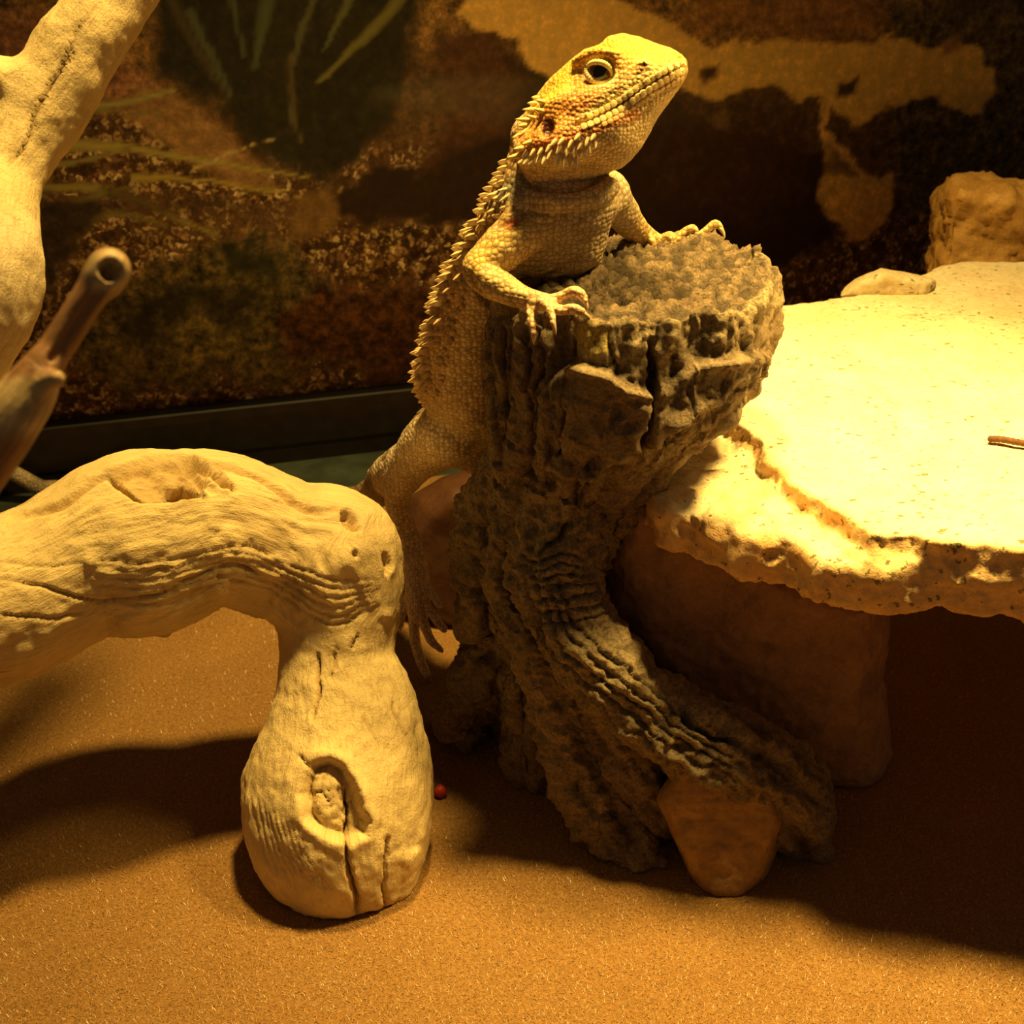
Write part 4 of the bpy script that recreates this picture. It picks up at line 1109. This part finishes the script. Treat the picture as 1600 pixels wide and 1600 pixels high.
# orange bands: from eye back to ear, jaw line, nape
for pts, w, a0, colr in [([(912, 132), (905, 150), (880, 168), (862, 178), (840, 205)], 26, 1.0, (0.74, 0.30, 0.05)), ([(990, 178), (950, 192), (915, 203), (880, 218), (850, 228), (815, 240)], 14, 1.0, (0.72, 0.20, 0.04)),
                         ([(905, 95), (930, 86), (958, 92), (985, 104)], 12, 0.95, (0.72, 0.28, 0.04)), ([(930, 150), (910, 165), (890, 185), (870, 210)], 15, 0.85, (0.74, 0.28, 0.05)), ([(815, 215), (830, 228), (850, 230), (870, 220)], 13, 0.9, (0.70, 0.20, 0.05)),
                         ([(860, 125), (890, 110), (905, 100)], 10, 0.5, (0.80, 0.42, 0.06)), ([(985, 108), (1000, 118), (1020, 112)], 5, 0.6, (0.80, 0.42, 0.08))]:
    dd = line_d(u, v, spline(np.array(pts, float), 4))[0]
    sk = mixc(sk, hd * a0 * sstep(w, w * 0.35, dd) * fc_ * (0.5 + 0.5 * streaks), colr)
lid = np.exp(-((el - 0.98) / .17) ** 2) * hd; sk = mixc(sk, lid * 0.85, (0.90, 0.78, 0.40))
sk = mixc(sk, np.exp(-((el - 1.32) / .10) ** 2) * hd * (v > 113) * 0.7, (0.45, 0.20, 0.08))
nr = np.hypot(u - 1006, v - 103); sk = mixc(sk, sstep(5, 3, nr) * hd, (0.5, 0.2, 0.06)); sk = mixc(sk, np.exp(-((nr - 9) / 3.5) ** 2) * hd * .7, (0.88, 0.66, 0.32))
er = np.hypot((u - 856) / 10, (v - 198) / 16); sk = mixc(sk, sstep(1.15, 0.85, er) * hd * fc_, (0.10, 0.02, 0.01))
sk *= (1 + 0.10 * nz1 + 0.08 * nz2)[:, None]
sk *= (1 - dark[:, None] * np.array([0.55, 0.68, 0.75]))
# scale size: larger on limbs and flank, fine on throat and feet
tv, tf = tube(np.column_stack([tail[:, :3], tail[:, 3]])[8:], 20)
ti = np.arange(len(tv)) // 20
tcol = np.array([0.46, 0.33, 0.19])[None] * (0.8 + 0.25 * np.sin(ti * 0.9))[:, None] * (1 + 0.15 * fbm(tv * 3, 2, 4))[:, None]
tcol = np.where((tv[:, 0] < -13)[:, None], tcol * np.array([1.0, 1.15, 1.3]), tcol)
quads = np.array([f for f in tf if len(f) == 4])
nb = len(V)
AV = np.vstack([V, tv]); AF = np.vstack([F, quads + nb])
sc = np.full(len(AV), 6.6)
flow = AV * 6.6
tv[:, 2] = np.maximum(tv[:, 2], 0.03); AV[nb:] = tv
hd_all = np.concatenate([np.maximum(hd, sstep(860, 900, v)), np.zeros(len(tv))])
body = mk('body', AV, AF, M_SKIN, parent=dragon, col=np.vstack([sk, tcol]), attrs={'flow': flow, 'fine': np.repeat(hd_all[:, None], 3, 1)})
body['label'] = 'scaly skin, yellow and orange on the head, beige on the flank'

# claws
def claw(prev, base, tip, r):
    b = at(*base[:2], base[3]); t = at(*tip); q = at(*prev[:2], prev[3])
    dirn = b - q; dirn /= np.linalg.norm(dirn)
    mid = b + dirn * np.linalg.norm(t - b) * 0.35 + (t - b) * 0.3
    pts = []
    for k in range(6):
        s = k / 5
        p = (1 - s) ** 2 * (b - dirn * 0.03) + 2 * s * (1 - s) * mid + s * s * t
        pts.append([*p, r * (1 - s) ** 0.8 + 0.006])
    Vc, Fc = tube(pts, 8); Vc[:, 2] = np.maximum(Vc[:, 2], 0.02)
    mk('claw', Vc, Fc, M_CLAW, parent=dragon)
for fs, cs in ((near_f, near_cl), (far_f, far_cl), (hind_f, hind_cl)):
    for f_, c_ in zip(fs, cs):
        if c_ is None: continue
        p = at(*f_[-1][:2], f_[-1][3])
        claw(f_[-2], f_[-1], c_, f_[-1][2] * 0.8 * depth_of(p) / FPX)

# eye: ball with dark iris, lids as two scaly rims
def sphere(c, r, nu=28, nv=18):
    # pole towards the viewer's side of the head
    ax = np.array([0.10, -0.97, 0.10]); ax /= np.linalg.norm(ax)
    e1 = np.cross(ax, [0, 0, 1.0]); e1 /= np.linalg.norm(e1); e2 = np.cross(ax, e1)
    V = []; ph_ = []
    for j in range(nv + 1):
        ph = math.pi * j / nv
        for i in range(nu):
            th = 2 * math.pi * i / nu
            V.append(np.array(c) + r * (math.cos(ph) * ax + math.sin(ph) * (math.cos(th) * e1 + math.sin(th) * e2))); ph_.append(ph)
    F = [(j * nu + i, j * nu + (i + 1) % nu, (j + 1) * nu + (i + 1) % nu, (j + 1) * nu + i) for j in range(nv) for i in range(nu)]
    return np.array(V), F, np.array(ph_)
EV, EF, ph = sphere(EYE, 0.30, 36, 30)
ec = np.tile(np.array([0.30, 0.18, 0.07]), (len(EV), 1))
ec[ph < 1.0] = (0.14, 0.055, 0.02); ec[ph < 0.62] = (0.006, 0.004, 0.003)
ec[(ph >= 0.96) & (ph < 1.05)] = (0.36, 0.2, 0.07)
pk = [f for f in EF if max(ph[list(f)]) < 0.64]
eye = mk('eye', EV, EF, M_EYE, parent=dragon, col=ec, label='dark glossy eye with a thin golden ring')
PVt = EYE + (EV - EYE) * 1.012
mk('pupil', PVt, pk, M_EYE, parent=eye, col=np.tile((0.005, 0.003, 0.002), (len(PVt), 1)))
def lid_arc(a0, a1, rx, ry, n, r, name, colr):
    pts = []
    for k in range(n):
        a = math.radians(a0 + (a1 - a0) * k / (n - 1)); t = math.sin(math.pi * k / (n - 1))
        du, dv = rx * math.cos(a), ry * math.sin(a)
        uu = 936 + du * .93 - dv * .36; vv = 113 + du * .36 + dv * .93
        pts.append([*at(uu, vv, EYE[1] - 0.21 + 0.10 * (abs(math.cos(a)) ** 3)), r * (0.55 + 0.45 * t)])
    pts = spline(pts, 3)
    pts[:, 3] *= 1 + 0.13 * np.sin(np.arange(len(pts)) * 2.1)
    Vc, Fc = tube(pts, 10)
    mk(name, Vc, Fc, M_SPIKE, parent=dragon, col=np.tile(colr, (len(Vc), 1)))
lid_arc(-172, -6, 20.5, 15.5, 15, 0.07, 'upper_eyelid', (0.92, 0.78, 0.36))
lid_arc(172, 4, 21, 16.0, 15, 0.085, 'lower_eyelid', (0.90, 0.76, 0.38))

# spikes: five-sided horns sitting in the skin
def cone(b, t, r, sides=6):
    b = np.array(b); t = np.array(t); ax = t - b; L = np.linalg.norm(ax); ax /= L
    e1 = np.cross(ax, [0.3, 0.2, 1.0]); e1 /= np.linalg.norm(e1); e2 = np.cross(ax, e1)
    V = []
    for s, rr in ((-0.15, 1.0), (0.4, 0.72), (0.8, 0.30)):
        for k in range(sides):
            a = 2 * math.pi * k / sides
            V.append(b + ax * L * s + r * rr * (math.cos(a) * e1 + math.sin(a) * e2))
    V.append(t)
    F = [(j * sides + k, j * sides + (k + 1) % sides, (j + 1) * sides + (k + 1) % sides, (j + 1) * sides + k) for j in range(2) for k in range(sides)]
    F += [(2 * sides + k, 2 * sides + (k + 1) % sides, 3 * sides) for k in range(sides)]
    return np.array(V), F
from mathutils.kdtree import KDTree
hsel = np.where((u > 770) & (u < 1090) & (v > 40) & (v < 345) & (fc_ > 0.3) & (V[:, 1] < 32.5))[0]
kd2 = KDTree(len(hsel))
for i, k_ in enumerate(hsel): kd2.insert((u[k_], v[k_], 0), i)
kd2.balance()
def skin_at(uu, vv):
    _, i, _ = kd2.find((uu, vv, 0)); return hsel[i]
def px_spike(bu, bv, tu, tv_, r_px, name, colr, lift=0.10):
    k_ = skin_at(bu, bv); b = at(bu, bv, V[k_, 1] + 0.03)
    t = at(tu, tv_, V[k_, 1] - lift)
    Vc, Fc = cone(b, t, r_px * dep[k_] / FPX)
    cl = np.tile(np.array(colr), (len(Vc), 1)); cl[:6] *= np.array([0.9, 0.8, 0.7])
    mk(name, Vc, Fc, M_SPIKE, parent=dragon, col=cl)
cream = (0.90, 0.76, 0.44)
beard = [((818, 248), (808, 257)), ((826, 246), (816, 259)), ((836, 244), (824, 260)), ((846, 242), (836, 258)), ((854, 243), (845, 260)), ((863, 236), (853, 252)), ((872, 240), (871, 264)), ((881, 242), (880, 266)), ((890, 244), (891, 268)), ((898, 243), (902, 266)),
         ((906, 236), (905, 250)), ((898, 232), (896, 248)), ((886, 232), (884, 246)), ((914, 234), (915, 250)), ((876, 228), (868, 242)), ((860, 228), (851, 240)), ((848, 232), (838, 244)), ((893, 222), (886, 234)), ((907, 224), (901, 236)), ((920, 228), (922, 242)), ((880, 218), (870, 228)), ((868, 220), (858, 230)), ((918, 218), (914, 230)), ((836, 234), (826, 246)), ((824, 238), (814, 248)), ((930, 222), (930, 234)), ((904, 212), (896, 220)), ((928, 212), (922, 221))]
for i, (b, t) in enumerate(beard):
    big = i < 10
    px_spike(*b, *t, 5.6 if big else 4.6, 'beard_spike', cream, 0.16 if big else 0.10)
nape = [((826, 188), (804, 186)), ((834, 172), (815, 171)), ((838, 162), (823, 161)), ((840, 154), (830, 152)), ((812, 222), (801, 220)), ((812, 212), (800, 216)), ((816, 232), (801, 233)), ((812, 243), (790, 247)), ((822, 206), (808, 213)), ((838, 186), (822, 180)), ((850, 160), (836, 156)), ((848, 174), (834, 170)), ((830, 222), (814, 226)), ((822, 196), (808, 197))]
for b, t in nape:
    px_spike(*b, *t, 5.6, 'nape_spike', (0.88, 0.66, 0.26), 0.06)
fold_sp = [((778, 300), (764, 306)), ((786, 304), (770, 312)), ((794, 306), (778, 316)), ((806, 318), (797, 322)), ((816, 320), (806, 327)), ((826, 322), (818, 332)), ((790, 296), (776, 298))]
for b, t in fold_sp:
    px_spike(*b, *t, 3.8, 'collar_spike', (0.74, 0.66, 0.46), 0.08)
# lip scales, one plate each
mp = spline(np.array(mouth), 3); seg = np.concatenate([[0], np.cumsum(np.hypot(*np.diff(mp, axis=0).T))])
def scale_plate(cu, cv, tu_, tv2, a_px, b_px, colr):
    k_ = skin_at(cu, cv); n_ = N[k_]; px = dep[k_] / FPX
    p = at(cu, cv, V[k_, 1])
    t1 = at(cu + tu_, cv + tv2, V[k_, 1]) - p; t1 -= n_ * (t1 @ n_); t1 /= np.linalg.norm(t1); t2 = np.cross(n_, t1)
    Vs = [p + n_ * 0.03]
    for rr, hh in ((0.86, 0.022), (1.0, 0.002), (1.02, -0.07)):
        for k in range(10):
            a = 2 * math.pi * k / 10; ca, sa = math.cos(a), math.sin(a)
            q = 1.0 / max((abs(ca) ** 4 + abs(sa) ** 4) ** 0.25, 1e-6)
            Vs.append(p + n_ * hh + (t1 * ca * a_px + t2 * sa * b_px) * px * rr * q)
    Fs = [(0, 1 + k, 1 + (k + 1) % 10) for k in range(10)]
    Fs += [(1 + j * 10 + k, 1 + (j + 1) * 10 + k, 1 + (j + 1) * 10 + (k + 1) % 10, 1 + j * 10 + (k + 1) % 10) for j in range(2) for k in range(10)]
    Vs = np.array(Vs)
    mk('lip_scale', Vs, Fs, M_SPIKE, parent=dragon, smooth=False, col=np.tile(np.array(colr), (len(Vs), 1)))
for off, pitch, s0, s1, bb, colr in ((6.5, 10.5, 8, 188, 5.4, (0.86, 0.68, 0.32)), (-6.0, 10.5, 4, 176, 4.8, (0.87, 0.70, 0.30)), (15.6, 9.5, 14, 160, 3.8, (0.80, 0.57, 0.24))):
    for s_ in np.arange(s0, s1, pitch):
        pu_ = np.interp(s_, seg, mp[:, 0]); pv_ = np.interp(s_, seg, mp[:, 1])
        qu = np.interp(s_ + 3, seg, mp[:, 0]) - np.interp(s_ - 3, seg, mp[:, 0]); qv = np.interp(s_ + 3, seg, mp[:, 1]) - np.interp(s_ - 3, seg, mp[:, 1])
        L_ = math.hypot(qu, qv); nx, ny = -qv / L_, qu / L_
        if ny < 0: nx, ny = -nx, -ny
        scale_plate(pu_ + nx * off, pv_ + ny * off, qu / L_ * 4, qv / L_ * 4, pitch * 0.49, bb, colr)
# crest of small spikes over the back and flank edge
sel = np.where((bd < 40) & (v > 235) & (v < 640) & (u < 790) & ((ad > 42) | (V[:, 1] > 30.9)) & (V[:, 1] < 36))[0]
rs = np.random.default_rng(5)
pick = []
order = rs.permutation(sel); grid_seen = {}
for k_ in order:
    sp_ = 0.33
    key = tuple((V[k_] / sp_).astype(int))
    if key in grid_seen: continue
    grid_seen[key] = 1; pick.append(k_)
SVs, SFs, SCs = [], [], []; off = 0
back_dir = at(660, 640, 34) - at(800, 260, 31.2); back_dir /= np.linalg.norm(back_dir)
for k_ in pick:
    e = math.exp(-(bd[k_] / 26.0) ** 2)
    size = (0.08 + 0.22 * e * (0.55 + 0.45 * sstep(300, 430, v[k_]))) * rs.uniform(0.75, 1.2)
    dirn = N[k_] * 0.75 + back_dir * 0.35 + np.array([-0.25, 0, 0.05]); dirn /= np.linalg.norm(dirn)
    Vc, Fc = cone(V[k_], V[k_] + dirn * size, 0.055 + 0.26 * size, 5)
    SVs.append(Vc); SFs += [tuple(a + off for a in f) for f in Fc]; off += len(Vc)
    cl = np.tile(np.array((0.78, 0.56, 0.26)) * rs.uniform(0.7, 1.15), (len(Vc), 1)); cl[:5] *= 0.6
    SCs.append(cl)
# thigh fringe
for t in np.linspace(0, 1, 16):
    bu = np.interp(t, [0, .5, 1], [658, 628, 603]); bv = np.interp(t, [0, .5, 1], [640, 686, 738])
    Y = np.interp(t, [0, 1], [34.9, 36.4])
    b = at(bu + 5, bv, Y); tt = at(bu - 8, bv + 6, Y + 0.1)
    Vc, Fc = cone(b, tt, 0.10, 5); SVs.append(Vc); SFs += [tuple(a + off for a in f) for f in Fc]; off += len(Vc)
    SCs.append(np.tile((0.5, 0.38, 0.22), (len(Vc), 1)))
mk('back_spikes', np.vstack(SVs), SFs, M_SPIKE, parent=dragon, col=np.vstack(SCs), smooth=False, kind='stuff', label='rows of small thorny scales along back and thigh')
for o in bpy.data.objects:
    if '_o' in o: del o['_o']
